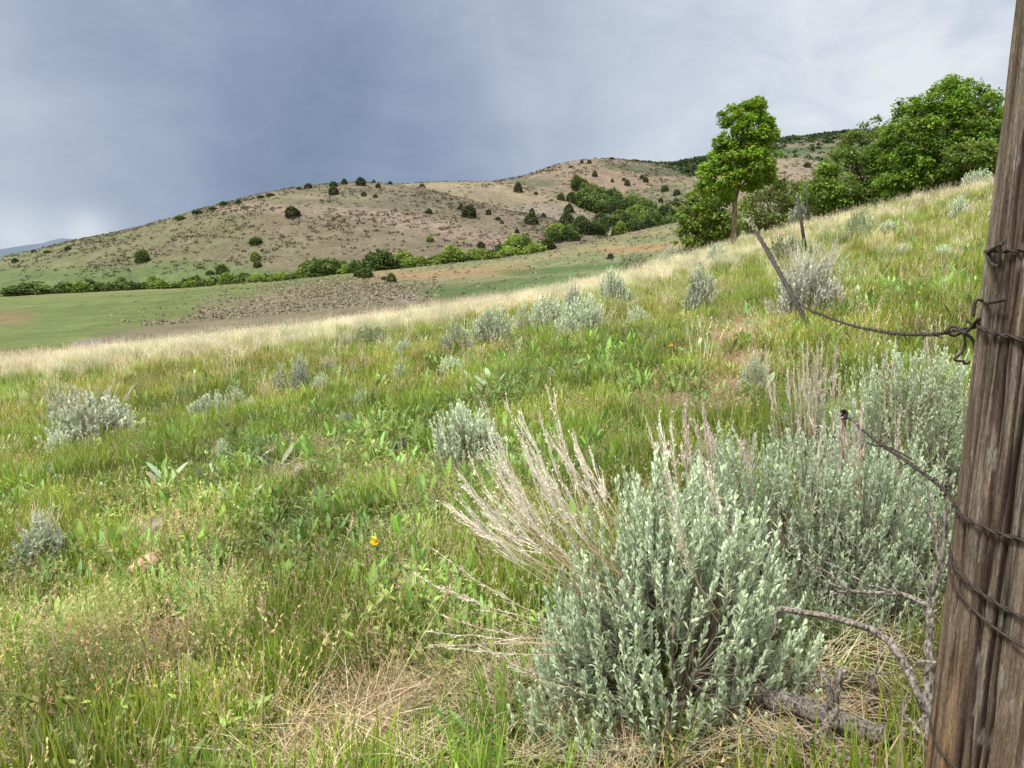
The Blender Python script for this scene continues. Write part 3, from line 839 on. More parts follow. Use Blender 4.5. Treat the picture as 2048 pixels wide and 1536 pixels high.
def sage_geo(H, R, nb=9, ntw=300, nleaf=34, leafL=.024, leafW=.0062, twl=.16, dens_low=.25, flat=1.0, shift=(0, 0), tipcol=SAGE_TIP, incol=SAGE_IN, rbase=.014, up=.8, lump=.35):
    """geometry of one bush about its base: main branches, foliage"""
    branches = []; ends = []; bpts = []
    sh = np.array([shift[0], shift[1], 0.0])
    for k in range(nb):
        az = k * 2 * PI / nb + rng.normal(0, .3); e = rng.uniform(.35, 1.25)
        q = rng.uniform(.5, .72)
        tgt = np.array([math.cos(az) * math.cos(e) * R, math.sin(az) * math.cos(e) * R * flat, math.sin(e) * H]) * q + sh * q
        a = np.array([rng.normal(0, .02), rng.normal(0, .02), -.04])
        mid = np.array([tgt[0] * .65, tgt[1] * .65, tgt[2] * .25 + .03])
        P = wob(bez(a, mid, tgt, 9), .012)
        g = Geo(); g.tube(P, np.linspace(rbase * rng.uniform(.7, 1.1), rbase * .3, 9), 7, np.ones(3) * rng.uniform(.8, 1.1), True, .35)
        branches.append(g); bpts.append(P)
    allp = np.concatenate([p[3:] for p in bpts])
    g = Geo()
    for k in range(ntw):
        az = rng.random() * 6.283
        e = math.asin(np.clip(rng.random() ** .8 * (1 + dens_low) - dens_low, -.3, 1))
        rr = (1 - lump * fbm(az * 1.3 + 9, e * 2.5 + R * 31, 2)) * (.55 + .45 * rng.random() ** .45) * 1.18
        t = np.array([math.cos(az) * math.cos(e) * R, math.sin(az) * math.cos(e) * R * flat, max(.03, .12 * H + math.sin(e) * H * .88)]) * np.array([rr, rr, rr]) + sh * (.3 + .7 * max(0, math.sin(e)))
        L = twl * rng.uniform(.65, 1.3)
        out = np.array([t[0], t[1], 0]) / (R + 1e-6)
        d = unit(out * .55 + np.array([0, 0, up]) + rng.normal(0, .20, 3))
        s = t - d * L
        j = int(np.argmin(np.linalg.norm(allp - (s - np.array([0, 0, .1 * H])), axis=1)))
        P = bez(allp[j], s - d * .02, s, 4)
        P = np.concatenate([P[:-1], bez(s, s + d * L * .5 + rng.normal(0, .006, 3), t, 4)])
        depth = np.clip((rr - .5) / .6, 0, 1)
        stem = lerpc((.24, .2, .15), (.40, .44, .33), np.linspace(0, 1, len(P))[:, None])
        g.tube(P, np.linspace(.0026, .0011, len(P)), 3, stem, False)
        n = max(6, int(nleaf * L / twl))
        f = rng.random(n) ** .75
        base = s + (t - s) * f[:, None]
        ang = (.75 - .4 * f)[:, None]
        D = unit(d * np.cos(ang) + unit(rdir(n)) * np.sin(ang) * 1.05)
        col = lerpc(incol, tipcol, np.clip(.15 + .55 * f + .35 * depth, 0, 1)[:, None]) * (1 + (rng.random((n, 1)) - .5) * .4)  # painted shade: leaves darken towards the inside of the bush
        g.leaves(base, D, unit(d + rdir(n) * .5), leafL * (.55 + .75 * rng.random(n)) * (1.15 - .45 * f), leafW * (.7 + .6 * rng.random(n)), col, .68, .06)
    return branches, g

def build_sage(label, loc, geo, stalks, group, mat=None):
    root = empty('sagebrush', tuple(loc)); tag(root, label, 'sagebrush', group)
    br, fol = geo
    for b in br: link('branch', b.mesh('sage_branch', m_bark, True), root)
    link('foliage', fol.mesh('sage_foliage', mat or m_sage), root)
    for s in stalks: link('flower_stalk', s.mesh('sage_flower_stalk', m_stalk), root)
    return root

# the big bush in front
b0 = ground_hit(1330, 1425)
st = []
for (u0, v0, u1, v1, dy) in [(1190, 1200, 918, 945, -.02), (1185, 1180, 975, 868, .03), (1200, 1150, 1010, 800, .05), (1215, 1130, 1096, 785, .08), (1190, 1190, 1000, 930, -.04), (1180, 1160, 1045, 880, 0), (1230, 1120, 1120, 860, .1),
                            (1180, 1200, 945, 990, .03), (1190, 1150, 1065, 905, .04), (1240, 1110, 1150, 870, .1), (1250, 1100, 1183, 905, .12), (1170, 1180, 960, 905, 0), (1200, 1150, 1085, 950, -.03), (1180, 1210, 925, 1000, .06), (1215, 1130, 1035, 835, .05), (1190, 1190, 985, 985, -.05),
                            (1180, 1280, 868, 1100, -.05), (1180, 1290, 832, 1150, -.03), (1200, 1290, 855, 1262, -.05), (1200, 1300, 880, 1230, -.08), (1190, 1310, 905, 1296, -.04), (1200, 1280, 860, 1290, .02), (1180, 1270, 900, 1180, .04),
                            (1220, 1400, 1010, 1330, -.1), (1230, 1420, 1060, 1260, .0), (1200, 1390, 960, 1290, -.06), (1420, 1150, 1290, 830, .1), (1440, 1230, 1330, 1010, -.16), (1480, 1200, 1400, 905, .1)]:
    low = v1 > 1090
    for rep in range(1 if low else 3):
        if rep: u1 += rng.normal(0, 24); v1 += rng.uniform(-12, 45); u0 += rng.normal(8, 22); v0 += rng.normal(0, 25); dy += rng.normal(0, .05)
        g = Geo()
        make_stalk(g, at(u0, v0, b0[1] + .02 + dy) - b0, at(u1, v1, b0[1] + dy * 1.6) - b0, 0.0019, 24 if low else 30, (.80, .73, .61) if not low else (.66, .58, .48), .13 if not low else .08, .65 if low else 1.0)
        st.append(g)
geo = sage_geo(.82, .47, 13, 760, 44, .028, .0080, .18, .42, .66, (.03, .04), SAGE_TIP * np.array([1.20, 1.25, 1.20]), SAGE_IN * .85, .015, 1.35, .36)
build_sage('large silvery green sagebrush in the foreground with dry stalks fanning out to the left', b0, geo, st, 'sagebrush on the hillside')

# the wide darker bush behind it
b1 = ground_hit(1570, 1215)
st = []
for k in range(22):
    u = rng.uniform(1310, 1700) if k < 15 else rng.uniform(1330, 1420); v0 = 1000 + rng.uniform(-40, 60)
    g = Geo(); Y = b1[1] + rng.uniform(-.15, .3)
    make_stalk(g, at(u + rng.uniform(-10, 30), v0, Y) - b1, at(u + rng.uniform(-25, 15), rng.uniform(810, 900), Y) - b1, .002, 40, (.58, .48, .43), .04, .9); st.append(g)
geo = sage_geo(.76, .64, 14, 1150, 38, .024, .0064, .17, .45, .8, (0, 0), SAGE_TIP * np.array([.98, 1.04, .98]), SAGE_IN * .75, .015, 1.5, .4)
build_sage('broad dark green sagebrush between the front bush and the wooden post', b1, geo, st, 'sagebrush on the hillside')

# its neighbour towards the post
b1b = ground_hit(1770, 1190)
st = []
for k in range(6):
    g = Geo(); u = rng.uniform(1690, 1850); make_stalk(g, at(u, 1000, b1b[1]) - b1b, at(u + rng.uniform(-20, 15), rng.uniform(800, 880), b1b[1]) - b1b, .002, 36, (.6, .52, .44), .04, .9); st.append(g)
geo = sage_geo(.62, .40, 10, 520, 34, .023, .0056, .17, .4, .8, (0, 0), SAGE_TIP * np.array([.9, .97, .9]), SAGE_IN * .75, .013, 1.5, .4)
build_sage('dark green sagebrush between the broad bush and the wooden post', b1b, geo, st, 'sagebrush on the hillside')

# the tall pale bush by the post
b2 = ground_hit(1815, 1010)
st = []
for k in range(8):
    g = Geo(); u = rng.uniform(1720, 1930)
    make_stalk(g, at(u, 850, b2[1] + rng.uniform(-.1, .2)) - b2, at(u + rng.uniform(-15, 10), rng.uniform(660, 720), b2[1] + rng.uniform(-.1, .2)) - b2, .002, 36, (.56, .47, .42), .03, .8); st.append(g)
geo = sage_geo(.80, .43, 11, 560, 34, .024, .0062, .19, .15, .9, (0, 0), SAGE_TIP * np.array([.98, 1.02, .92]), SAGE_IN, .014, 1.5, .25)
build_sage('tall pale sagebrush growing beside the wooden post under the wire', b2, geo, st, 'sagebrush on the hillside')

# the bush with a crown of tan flower stalks
b3 = ground_hit(1625, 950)
st = []
for k in range(26):
    g = Geo(); u = 1625 + rng.normal(0, 42); Y = b3[1] + rng.uniform(-.2, .2)
    make_stalk(g, at(u * .8 + 325, 870, Y) - b3, at(u, rng.uniform(672, 800), Y) - b3, .002, 44, (.60, .52, .43), .03, 1.0); st.append(g)
geo = sage_geo(.52, .34, 8, 230, 30, .022, .0056, .16, .2, .9, (0, 0), SAGE_TIP * .9, SAGE_IN, .013, 1.3, .3)
build_sage('sagebrush topped by a dense crown of tan flower stalks', b3, geo, st, 'sagebrush on the hillside')

# smaller bushes: six kinds, then copies
def proto_stalks(n, H, R, col=(.60, .50, .42), lean=.25):
    out = []
    for k in range(n):
        g = Geo(); az = rng.random() * 6.283; r = R * rng.random() ** .5 * .8
        a = np.array([math.cos(az) * r * .6, math.sin(az) * r * .6, H * .45]); c = np.array([math.cos(az) * r * (1 + lean), math.sin(az) * r, H * rng.uniform(.85, 1.18)])
        make_stalk(g, a, c, .003, 26, col, .02, 1.3); out.append(g)
    return out
def proto(H, R, ntw, ns, tip=SAGE_TIP, inn=SAGE_IN * .6, up=1.2, nleaf=13, twl=.16, lL=.048, lW=.019, col=(.60, .50, .42), nb=6, lump=.45):
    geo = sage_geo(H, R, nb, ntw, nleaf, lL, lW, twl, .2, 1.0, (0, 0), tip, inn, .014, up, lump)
    return build_sage('', (0, -300, 0), geo, proto_stalks(ns, H, R, col), 'sagebrush on the hillside', m_sagevar)
GREYT = np.array([.56, .60, .46]); GREYI = np.array([.16, .17, .12])
PR = dict(
    round=proto(.5, .40, 300, 0), loose=proto(.5, .38, 120, 3, up=.9), stalky=proto(.5, .45, 300, 16, GREYT, GREYI, col=(.62, .54, .42)),
    pale=proto(.5, .34, 200, 0, SAGE_TIP * 1.15, SAGE_IN * 1.25, .9), upright=proto(.6, .28, 220, 6, GREYT, GREYI, 1.6, col=(.62, .57, .48)), grey=proto(.6, .45, 330, 40, np.array([.54, .55, .46]), np.array([.20, .19, .16]), 1.2, 16, .17, col=(.58, .55, .47), nb=10),
    dark=proto(.5, .40, 150, 0, SAGE_IN * 1.1, SAGE_IN * .7, 1.0))
PBASE = {k: (.5 if k not in ('upright', 'grey') else .6) for k in PR}
PRAD = dict(round=.40, loose=.38, stalky=.45, pale=.34, upright=.28, grey=.45, dark=.40)
used_proto = set()
def place_sage(kind, u, v, wpx, hpx, label, rz=None):
    p = ground_hit(u, v)
    if p is None:
        _, Yc = crest_v(u); a = (u - CX) / F / CP; p = np.array([a * Yc, Yc, hnear(a * Yc, Yc)])
    if kind in used_proto: r = copy_tree(PR[kind])
    else: r = PR[kind]; used_proto.add(kind)
    m = p[1] / F
    sx = wpx * m / 2 / PRAD[kind] / .88; sz = hpx * m * (1.08 if hpx > 70 else 1.32) / PBASE[kind]
    r.location = tuple(p); r.scale = (sx, sx, sz); r.rotation_euler = (0, 0, rng.random() * 6.28 if rz is None else rz)
    tag(r, label, 'sagebrush', 'sagebrush on the hillside')
    return r
for a in SAGE: place_sage(*a)
# ------------------------------------------------------------------ trees
m_leaf = veg_mat('tree_leaf', .35, rough=.5, spec=.3)
m_juniper = veg_mat('juniper_leaf', .1, rough=.8, spec=.1, var=.25)
m_creek = veg_mat('creek_leaf', .25, rough=.7, spec=.15, var=.25)
m_trunk = bark_mat('tree_bark', (.26, .19, .14), (.08, .06, .045), (14, 14, 4))

def inside(poly, x, y):
    poly = np.asarray(poly, float); c = np.zeros(len(x), bool); n = len(poly)
    for i in range(n):
        (x0, y0), (x1, y1) = poly[i], poly[(i + 1) % n]
        k = ((y0 > y) != (y1 > y)) & (x < (x1 - x0) * (y - y0) / (y1 - y0 + 1e-9) + x0)
        c ^= k
    return c
def tree(label, cat, poly, Y, base_uv, nclump, lsize, lper, crad, col, trunk_r=.12, droop=.3, limbs=9, dark=.7, name='broadleaf_tree', group=None, depth=.85, stems=1, sparse=0.0, light=1.35):
    """a tree whose crown has the outline traced in the photo, turned about its axis for depth"""
    poly = np.asarray(poly, float)
    ub, vb = base_uv
    base = at(ub, vb, Y)
    a0, b0 = poly.min(0), poly.max(0)
    m = Y / F
    pts = []
    while len(pts) < nclump:
        u = a0[0] + rng.random(400) * (b0[0] - a0[0]); v = a0[1] + rng.random(400) * (b0[1] - a0[1])
        for p in np.stack([u, v], 1)[inside(poly, u, v)]: pts.append(p)
    pts = np.array(pts[:nclump])
    # half width of the crown at each height -> depth
    axis = []; 
    for (u, v) in pts:
        uu = np.linspace(a0[0], b0[0], 80); k = inside(poly, uu, np.full(80, v)); k = uu[k] if k.any() else np.array([u])
        axis.append(((k.min() + k.max()) / 2, (k.max() - k.min()) / 2))
    axis = np.array(axis)
    hw = axis[:, 1]; dx = (pts[:, 0] - axis[:, 0]) / (hw + 1)
    dy = np.sqrt(np.clip(1 - dx * dx, 0, 1)) * hw * m * depth * np.where(rng.random(nclump) < .65, -1, 1) * (.35 + .65 * rng.random(nclump) ** .5)
    Cn = np.stack([at(u, v, Y) for u, v in pts]); Cn[:, 1] += dy
    root = empty(name, tuple(base)); tag(root, label, cat, group)
    g = Geo()
    top = at(np.mean(poly[:, 0]) * .4 + ub * .6, a0[1] * .75 + b0[1] * .25, Y) - base
    for s in range(stems):
        off = np.array([rng.normal(0, .25), rng.normal(0, .25), 0]) * (stems > 1)
        mid = top * .5 + rng.normal(0, .08, 3) + off
        P = wob(bez(np.array([0, 0, -.5]) + off * .4, mid, top + off * 3, 10), .04)
        g.tube(P, np.linspace(trunk_r, trunk_r * .25, 10), 9, np.ones(3), True, .2)
        for k in range(limbs):
            j = rng.integers(0, nclump); i = rng.integers(3, 8)
            e = Cn[j] - base; a = P[i]
            if e[2] < a[2]: a = P[max(2, i - 3)]
            Q = wob(bez(a, (a + e) / 2 + np.array([0, 0, .25]), e, 7), .05)
            g.tube(Q, np.linspace(trunk_r * .42, trunk_r * .08, 7), 6, np.ones(3), False)
    link('trunk', g.mesh('tree_trunk', m_trunk, True), root)
    g = Geo()
    ct = jit(col, nclump, .36, .09); csz = rng.uniform(.55, 1.25, nclump)
    jut = rng.random(nclump) < .14; csz[jut] *= .5
    Cn = Cn + (unit(Cn - Cn.mean(0)) * (.12 + .25 * rng.random((nclump, 1))) * crad / .4) * jut[:, None]
    inner = np.clip(np.hypot(dx, dy / (hw * m + .01)), 0, 1)
    for k in range(nclump):
        if rng.random() < sparse: continue
        n = int(lper * csz[k] ** 1.5 * rng.uniform(.8, 1.2)) + 8
        q = rdir(n) * (rng.random((n, 1)) ** .5) * crad * csz[k]
        q[:, 2] *= .7
        hgt = q[:, 2] / (crad * csz[k])
        out = unit(q + (Cn[k] - base - top * .8) * .25)
        D = unit(out * .7 + rdir(n) * .6 + np.array([0, 0, -droop]))
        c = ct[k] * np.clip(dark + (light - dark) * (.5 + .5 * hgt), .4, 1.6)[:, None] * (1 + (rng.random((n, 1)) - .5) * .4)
        g.leaves(Cn[k] - base + q, D, unit(np.array([0, 0, 1.0]) + rdir(n) * .7), lsize * (.6 + .7 * rng.random(n)), lsize * .75 * (.6 + .6 * rng.random(n)), c, .5, .08)
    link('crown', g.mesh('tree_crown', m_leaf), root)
    return root

MAPLE = (.185, .29, .028)
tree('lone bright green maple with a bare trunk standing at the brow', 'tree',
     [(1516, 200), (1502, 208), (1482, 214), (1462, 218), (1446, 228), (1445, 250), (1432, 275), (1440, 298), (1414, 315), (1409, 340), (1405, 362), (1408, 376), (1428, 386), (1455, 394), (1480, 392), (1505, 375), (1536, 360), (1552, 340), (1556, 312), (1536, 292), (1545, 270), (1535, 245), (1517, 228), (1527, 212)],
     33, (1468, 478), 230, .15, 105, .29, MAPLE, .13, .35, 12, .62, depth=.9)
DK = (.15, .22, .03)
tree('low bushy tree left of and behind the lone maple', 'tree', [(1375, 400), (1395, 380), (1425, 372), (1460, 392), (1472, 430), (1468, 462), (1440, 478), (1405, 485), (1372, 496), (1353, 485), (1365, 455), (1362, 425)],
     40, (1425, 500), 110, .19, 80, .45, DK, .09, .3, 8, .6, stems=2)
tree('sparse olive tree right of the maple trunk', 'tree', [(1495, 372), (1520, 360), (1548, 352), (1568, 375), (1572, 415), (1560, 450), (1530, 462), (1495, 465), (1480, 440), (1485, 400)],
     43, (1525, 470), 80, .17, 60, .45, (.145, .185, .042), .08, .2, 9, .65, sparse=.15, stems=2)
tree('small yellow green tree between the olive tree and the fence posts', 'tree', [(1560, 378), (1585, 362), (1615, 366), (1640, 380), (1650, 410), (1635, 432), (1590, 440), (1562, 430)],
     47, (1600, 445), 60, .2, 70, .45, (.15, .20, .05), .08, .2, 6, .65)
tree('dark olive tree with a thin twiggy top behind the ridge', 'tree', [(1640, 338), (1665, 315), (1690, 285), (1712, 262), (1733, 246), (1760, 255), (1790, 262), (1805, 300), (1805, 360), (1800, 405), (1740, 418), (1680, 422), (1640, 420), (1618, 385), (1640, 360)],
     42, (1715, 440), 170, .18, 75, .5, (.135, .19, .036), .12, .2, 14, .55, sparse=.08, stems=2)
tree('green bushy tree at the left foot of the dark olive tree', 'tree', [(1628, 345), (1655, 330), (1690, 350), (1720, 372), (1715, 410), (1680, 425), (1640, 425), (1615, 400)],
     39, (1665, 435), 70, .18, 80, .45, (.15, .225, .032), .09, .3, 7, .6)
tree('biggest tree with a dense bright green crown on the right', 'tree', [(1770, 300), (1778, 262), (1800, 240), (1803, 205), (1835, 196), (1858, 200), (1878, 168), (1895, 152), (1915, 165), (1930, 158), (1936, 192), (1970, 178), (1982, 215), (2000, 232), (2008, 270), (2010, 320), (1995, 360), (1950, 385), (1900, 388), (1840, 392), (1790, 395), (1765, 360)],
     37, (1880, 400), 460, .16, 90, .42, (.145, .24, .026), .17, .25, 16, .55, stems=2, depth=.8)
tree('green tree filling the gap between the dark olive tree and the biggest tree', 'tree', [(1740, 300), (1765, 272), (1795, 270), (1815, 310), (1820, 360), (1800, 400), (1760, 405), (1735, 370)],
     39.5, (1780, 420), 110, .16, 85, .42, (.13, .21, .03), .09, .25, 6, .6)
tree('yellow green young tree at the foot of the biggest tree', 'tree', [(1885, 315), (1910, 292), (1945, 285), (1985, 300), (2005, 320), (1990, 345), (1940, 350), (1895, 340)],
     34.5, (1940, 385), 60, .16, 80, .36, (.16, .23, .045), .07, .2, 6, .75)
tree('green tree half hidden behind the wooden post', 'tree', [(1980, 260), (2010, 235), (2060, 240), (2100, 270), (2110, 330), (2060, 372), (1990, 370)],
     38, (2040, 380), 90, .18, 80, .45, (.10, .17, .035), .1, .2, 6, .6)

# far trees: a few kinds, then copies
def blob_tree(W, H, nleaf, ls, col, shape='round', dark=.5):
    """small distant tree: leaf clumps through an uneven crown"""
    g = Geo(); n = nleaf
    d = rdir(n); d[:, 2] = np.abs(d[:, 2]) * 1.0 - .25
    az = np.arctan2(d[:, 1], d[:, 0])
    lump = .72 + .5 * fbm(az * 1.2 + 3 + W, d[:, 2] * 3 + H * 3, 2)
    r = (.45 + .55 * rng.random(n) ** .4) * lump
    P = d * r[:, None] * np.array([W / 2, W / 2, H * .80]); P[:, 2] += H * .22
    if shape == 'cone':
        f = np.clip(P[:, 2] / H, 0, 1)[:, None]; P[:, :2] *= np.sqrt(np.clip(1.25 - f, .02, 1.2))
    P[:, 2] = np.maximum(P[:, 2], .02 * H)
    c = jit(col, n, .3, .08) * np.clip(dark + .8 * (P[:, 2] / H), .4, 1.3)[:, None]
    g.leaves(P, unit(d + rdir(n) * .7), unit(d + rdir(n) * .5 + [0, 0, .4]), ls * (.6 + .8 * rng.random(n)), ls * (.6 + .6 * rng.random(n)), c, .5, .1)
    t = Geo(); t.tube(np.array([[0, 0, -.3], [.03, 0, H * .3], [0, .03, H * .6]]), [W * .05, W * .04, W * .02], 6, np.ones(3))
    return t, g
def proto_tree(nm, W, H, nleaf, ls, col, shape, mat, dark=.5):
    t, g = blob_tree(W, H, nleaf, ls, col, shape, dark)
    root = empty(nm, (0, -300, 0)); link('trunk', t.mesh(nm + '_trunk', m_trunk), root); link('crown', g.mesh(nm + '_crown', mat), root)
    return root
JUN = (.065, .085, .035); CRK = (.105, .15, .042)
TP = dict(
    j=[proto_tree('juniper', 1, 1, 900, .11, JUN, 'round', m_juniper) for _ in range(3)] + [proto_tree('juniper', .9, 1.1, 800, .11, JUN, 'cone', m_juniper) for _ in range(2)],
    c=[proto_tree('creek_tree', 1, 1, 1000, .11, CRK, 'round', m_creek, .5) for _ in range(4)],
    y=[proto_tree('creek_tree', 1, 1, 900, .11, (.18, .245, .05), 'round', m_creek, .55) for _ in range(3)])
seen = set()
def place_tree(kind, P, wpx, hpx, label, cat, group):
    p = TP[kind][rng.integers(0, len(TP[kind]))]
    r = p if p.name not in seen else copy_tree(p)
    seen.add(p.name)
    m = P[1] / F
    r.location = (P[0], P[1], P[2] - .04 * hpx * m); r.scale = (wpx * m * 1.06, wpx * m * 1.06, hpx * m * 1.04); r.rotation_euler = (0, 0, rng.random() * 6.28)
    tag(r, label, cat, group)
J = 'junipers dotted over the far hills'
for (L, u, v, w, h, k, lab) in [
    (HILL1, 585, 434, 27, 24, 'j', 'dark round juniper alone on the pink band of the first hill'),
    (HILL1, 616, 377, 15, 12, 'j', 'small dark juniper on the skyline left of the hilltop'),
    (HILL1, 667, 374, 15, 13, 'j', 'juniper on the skyline directly above another juniper'),
    (HILL1, 667, 389, 19, 19, 'j', 'juniper just under another one near the hilltop'),
    (HILL1, 688, 369, 12, 13, 'j', 'narrow juniper on the skyline between two larger ones'),
    (HILL1, 721, 371, 18, 19, 'j', 'tallest juniper on the very top of the first hill'),
    (HILL1, 756, 376, 10, 11, 'j', 'small juniper right of the tallest one on the hilltop'),
    (HILL1, 747, 365, 8, 7, 'j', 'tiny bush on the skyline right of the tallest juniper'),
    (HILL1, 780, 369, 10, 7, 'j', 'low bush on the skyline right of the hilltop'),
    (HILL1, 727, 392, 10, 10, 'j', 'small juniper below the hilltop'),
    (HILL1, 750, 395, 9, 8, 'j', 'tiny juniper below the hilltop to the right'),
    (HILL1, 844, 370, 11, 9, 'j', 'small juniper where the tan hill meets the first hill'),
    (HILL1, 938, 434, 27, 28, 'j', 'big dark juniper on the right shoulder of the first hill'),
    (HILL1, 921, 420, 11, 14, 'j', 'juniper tucked against the big one on the right shoulder'),
    (HILL1, 858, 427, 13, 11, 'j', 'small juniper left of the big one on the right shoulder'),
    (HILL1, 977, 429, 11, 12, 'j', 'small juniper right of the big one on the right shoulder'),
    (HILL1, 996, 440, 9, 8, 'j', 'tiny juniper farther right of the big one on the shoulder'),
    (HILL1, 860, 483, 14, 13, 'y', 'small bright green bush low on the first hill'),
    (HILL1, 962, 495, 15, 14, 'j', 'dark juniper just above the creek trees'),
    (HILL1, 285, 524, 25, 29, 'c', 'green tree alone low on the left of the first hill'),
    (HILL1, 511, 488, 24, 16, 'c', 'green bush on the slope above two others at left centre'),
    (HILL1, 510, 521, 18, 22, 'y', 'green tree low on the first hill under another bush'),
    (HILL1, 515, 533, 15, 14, 'c', 'green bush at the foot of the slope above the creek trees'),
    (HILL1, 476, 408, 12, 10, 'j', 'round bush on the skyline of the left slope'),
    (HILL1, 447, 411, 17, 10, 'c', 'wider green bush on the skyline of the left slope'),
    (HILL1, 425, 420, 18, 8, 'c', 'flat bush on the skyline below the wider green one'),
    (HILL1, 395, 428, 20, 9, 'c', 'flat bush halfway down the left skyline'),
    (HILL1, 360, 440, 20, 11, 'c', 'lowest of the flat bushes on the left skyline'),
    (HILL1, 540, 392, 16, 7, 'c', 'low bush on the skyline midway to the hilltop'),
    (HILL1, 520, 396, 14, 7, 'c', 'low bush beside another midway up the left skyline'),
    (HILL1, 598, 379, 10, 6, 'j', 'tiny bush left of the small skyline juniper'),
    (HILL1, 135, 500, 12, 9, 'j', 'dark bush on the low skyline near the far mountain'),
    (HILL1, 95, 506, 14, 6, 'c', 'low bush on the skyline left of the far mountain'),
    (HILL1, 67, 506, 9, 8, 'j', 'small dark bush low at the left on the skyline'),
    (HILL1, 30, 525, 14, 10, 'j', 'dark bush at the left end of the first hill'),
    (HILL1, 1062, 448, 29, 24, 'j', 'large dark juniper above the gully'),
    (HILL1, 1064, 427, 13, 15, 'j', 'juniper above the large dark one by the gully'),
    (HILL1, 1087, 420, 9, 10, 'j', 'tiny juniper right of another above the gully'),
    (HILL1, 1034, 466, 9, 10, 'j', 'tiny juniper on the slope left of the gully trees'),
    (HILL1, 1004, 447, 8, 7, 'j', 'tiny juniper in the middle of the right slope'),
    (HILL2, 1036, 384, 17, 22, 'j', 'tall dark juniper on the edge of the tan hill'),
    (HILL2, 1072, 389, 8, 6, 'j', 'tiny juniper right of the tall one on the tan hill'),
    (HILL2, 1138, 424, 20, 18, 'j', 'dark juniper low on the right of the tan hill'),
    (HILL2, 1122, 400, 14, 16, 'c', 'green juniper near the right end of the tan hill'),
    (HILL2, 1132, 432, 12, 12, 'j', 'small juniper below the dark one on the tan hill'),
    (HILL3, 1164, 327, 7, 9, 'j', 'left one of two tiny junipers on the knob skyline'),
    (HILL3, 1179, 327, 8, 9, 'j', 'right one of two tiny junipers on the knob skyline'),
    (HILL3, 1190, 353, 11, 13, 'j', 'dark juniper alone in the middle of the brown knob'),
    (HILL3, 1225, 364, 7, 8, 'j', 'tiny juniper right of centre on the brown knob'),
    (HILL3, 1255, 371, 10, 13, 'j', 'dark juniper low on the right of the brown knob'),
    (HILL3, 1248, 361, 7, 7, 'j', 'tiny juniper above another on the brown knob'),
    (HILL3, 1292, 364, 10, 12, 'j', 'dark juniper at the right side of the brown knob'),
    (HILL3, 1284, 357, 9, 8, 'j', 'smaller juniper beside the one at the right side of the knob'),
    (HILL3, 1224, 319, 8, 5, 'j', 'flat bush on top of the brown knob'),
    (HILL3, 1142, 335, 8, 4, 'j', 'flat bush on the left skyline of the brown knob'),
    (HILL4, 1354, 391, 13, 14, 'j', 'juniper on the saddle left of the lone maple'),
    (HILL4, 1301, 418, 16, 16, 'j', 'dark juniper in the middle of the saddle slope'),
    (HILL4, 1286, 405, 14, 12, 'c', 'green bush above the dark juniper on the saddle slope'),
    (HILL4, 1266, 415, 14, 10, 'c', 'green bush left of the dark juniper on the saddle slope'),
    (HILL4, 1262, 402, 15, 11, 'y', 'lighter green bush on the saddle slope'),
    (HILL4, 1322, 404, 9, 10, 'j', 'small conical juniper on the saddle slope'),
    (HILL4, 1330, 383, 14, 14, 'c', 'green bush high on the saddle slope'),
    (HILL4, 1341, 425, 12, 10, 'j', 'juniper low on the saddle slope near the maple'),
    (HILL4, 1398, 345, 8, 8, 'j', 'dark juniper on the saddle skyline beside the maple crown'),
    (HILL4, 1616, 335, 12, 12, 'j', 'juniper on the tan shoulder right of the maple'),
    (VALLEY, 731, 556, 28, 24, 'c', 'grey green round tree standing on the sage flat below the creek'),
    (VALLEY, 714, 554, 14, 14, 'j', 'dark bush tucked against the grey green round tree'),
    (VALLEY, 783, 566, 18, 24, 'c', 'dark narrow bush standing on the sage flat below the creek'),
    (VALLEY, 768, 560, 10, 9, 'j', 'small dark bush left of the narrow one on the sage flat'),
    (VALLEY, 1221, 518, 12, 14, 'j', 'dark round juniper alone on the green slope at right centre'),
    (VALLEY, 1088, 500, 6, 9, 'j', 'tiny dark bush at the right end of the creek trees')]:
    P = L.find(u, v)
    place_tree(k, P, w, h, lab, 'juniper' if k == 'j' else 'bush', J if k == 'j' else 'green bushes on the far slopes')

# creek trees, one by one along the water line behind the valley lip
us = []
u = 18
CT = [(60, 592, 78, 34, 'c'), (35, 594, 40, 22, 'c'), (95, 592, 30, 16, 'c'), (135, 590, 40, 32, 'c'), (160, 590, 44, 34, 'y'), (180, 588, 34, 36, 'c'), (205, 587, 40, 28, 'c'), (232, 585, 44, 28, 'c'), (246, 578, 18, 30, 'c')]
u = 262
while u < 600:
    w = rng.uniform(26, 46); CT.append((u, np.interp(u, [250, 400, 560, 620], [584, 577, 566, 560]), w, rng.uniform(18, 36), 'c' if rng.random() < .75 else 'y')); u += w * rng.uniform(.35, .62)
while u < 1075:
    w = rng.uniform(26, 48); hh = rng.uniform(30, 50) if u < 830 else rng.uniform(22, 40)
    CT.append((u, np.interp(u, [560, 700, 830, 1000, 1080], [565, 554, 541, 521, 508]), w, hh, 'c' if rng.random() < (.8 if u < 800 else .35) else 'y')); u += w * rng.uniform(.30, .5)
CT += [(765, 545, 60, 52, 'c'), (640, 558, 60, 48, 'c'), (445, 545, 22, 22, 'c'), (490, 560, 30, 20, 'c'), (905, 522, 40, 38, 'y'), (1030, 503, 40, 40, 'y'), (1050, 500, 30, 36, 'c'), (420, 546, 14, 10, 'c'), (380, 575, 26, 20, 'y')]
for (u, v, w, h, k) in CT:
    Y = np.interp(u, VALLEY.c[:, 0], VALLEY.c[:, 2]) + rng.uniform(3, 14)
    place_tree(k, at(u, v + 4, Y), w * 1.1, h * 1.12, 'green tree in the long row along the creek', 'tree', 'row of trees along the creek')
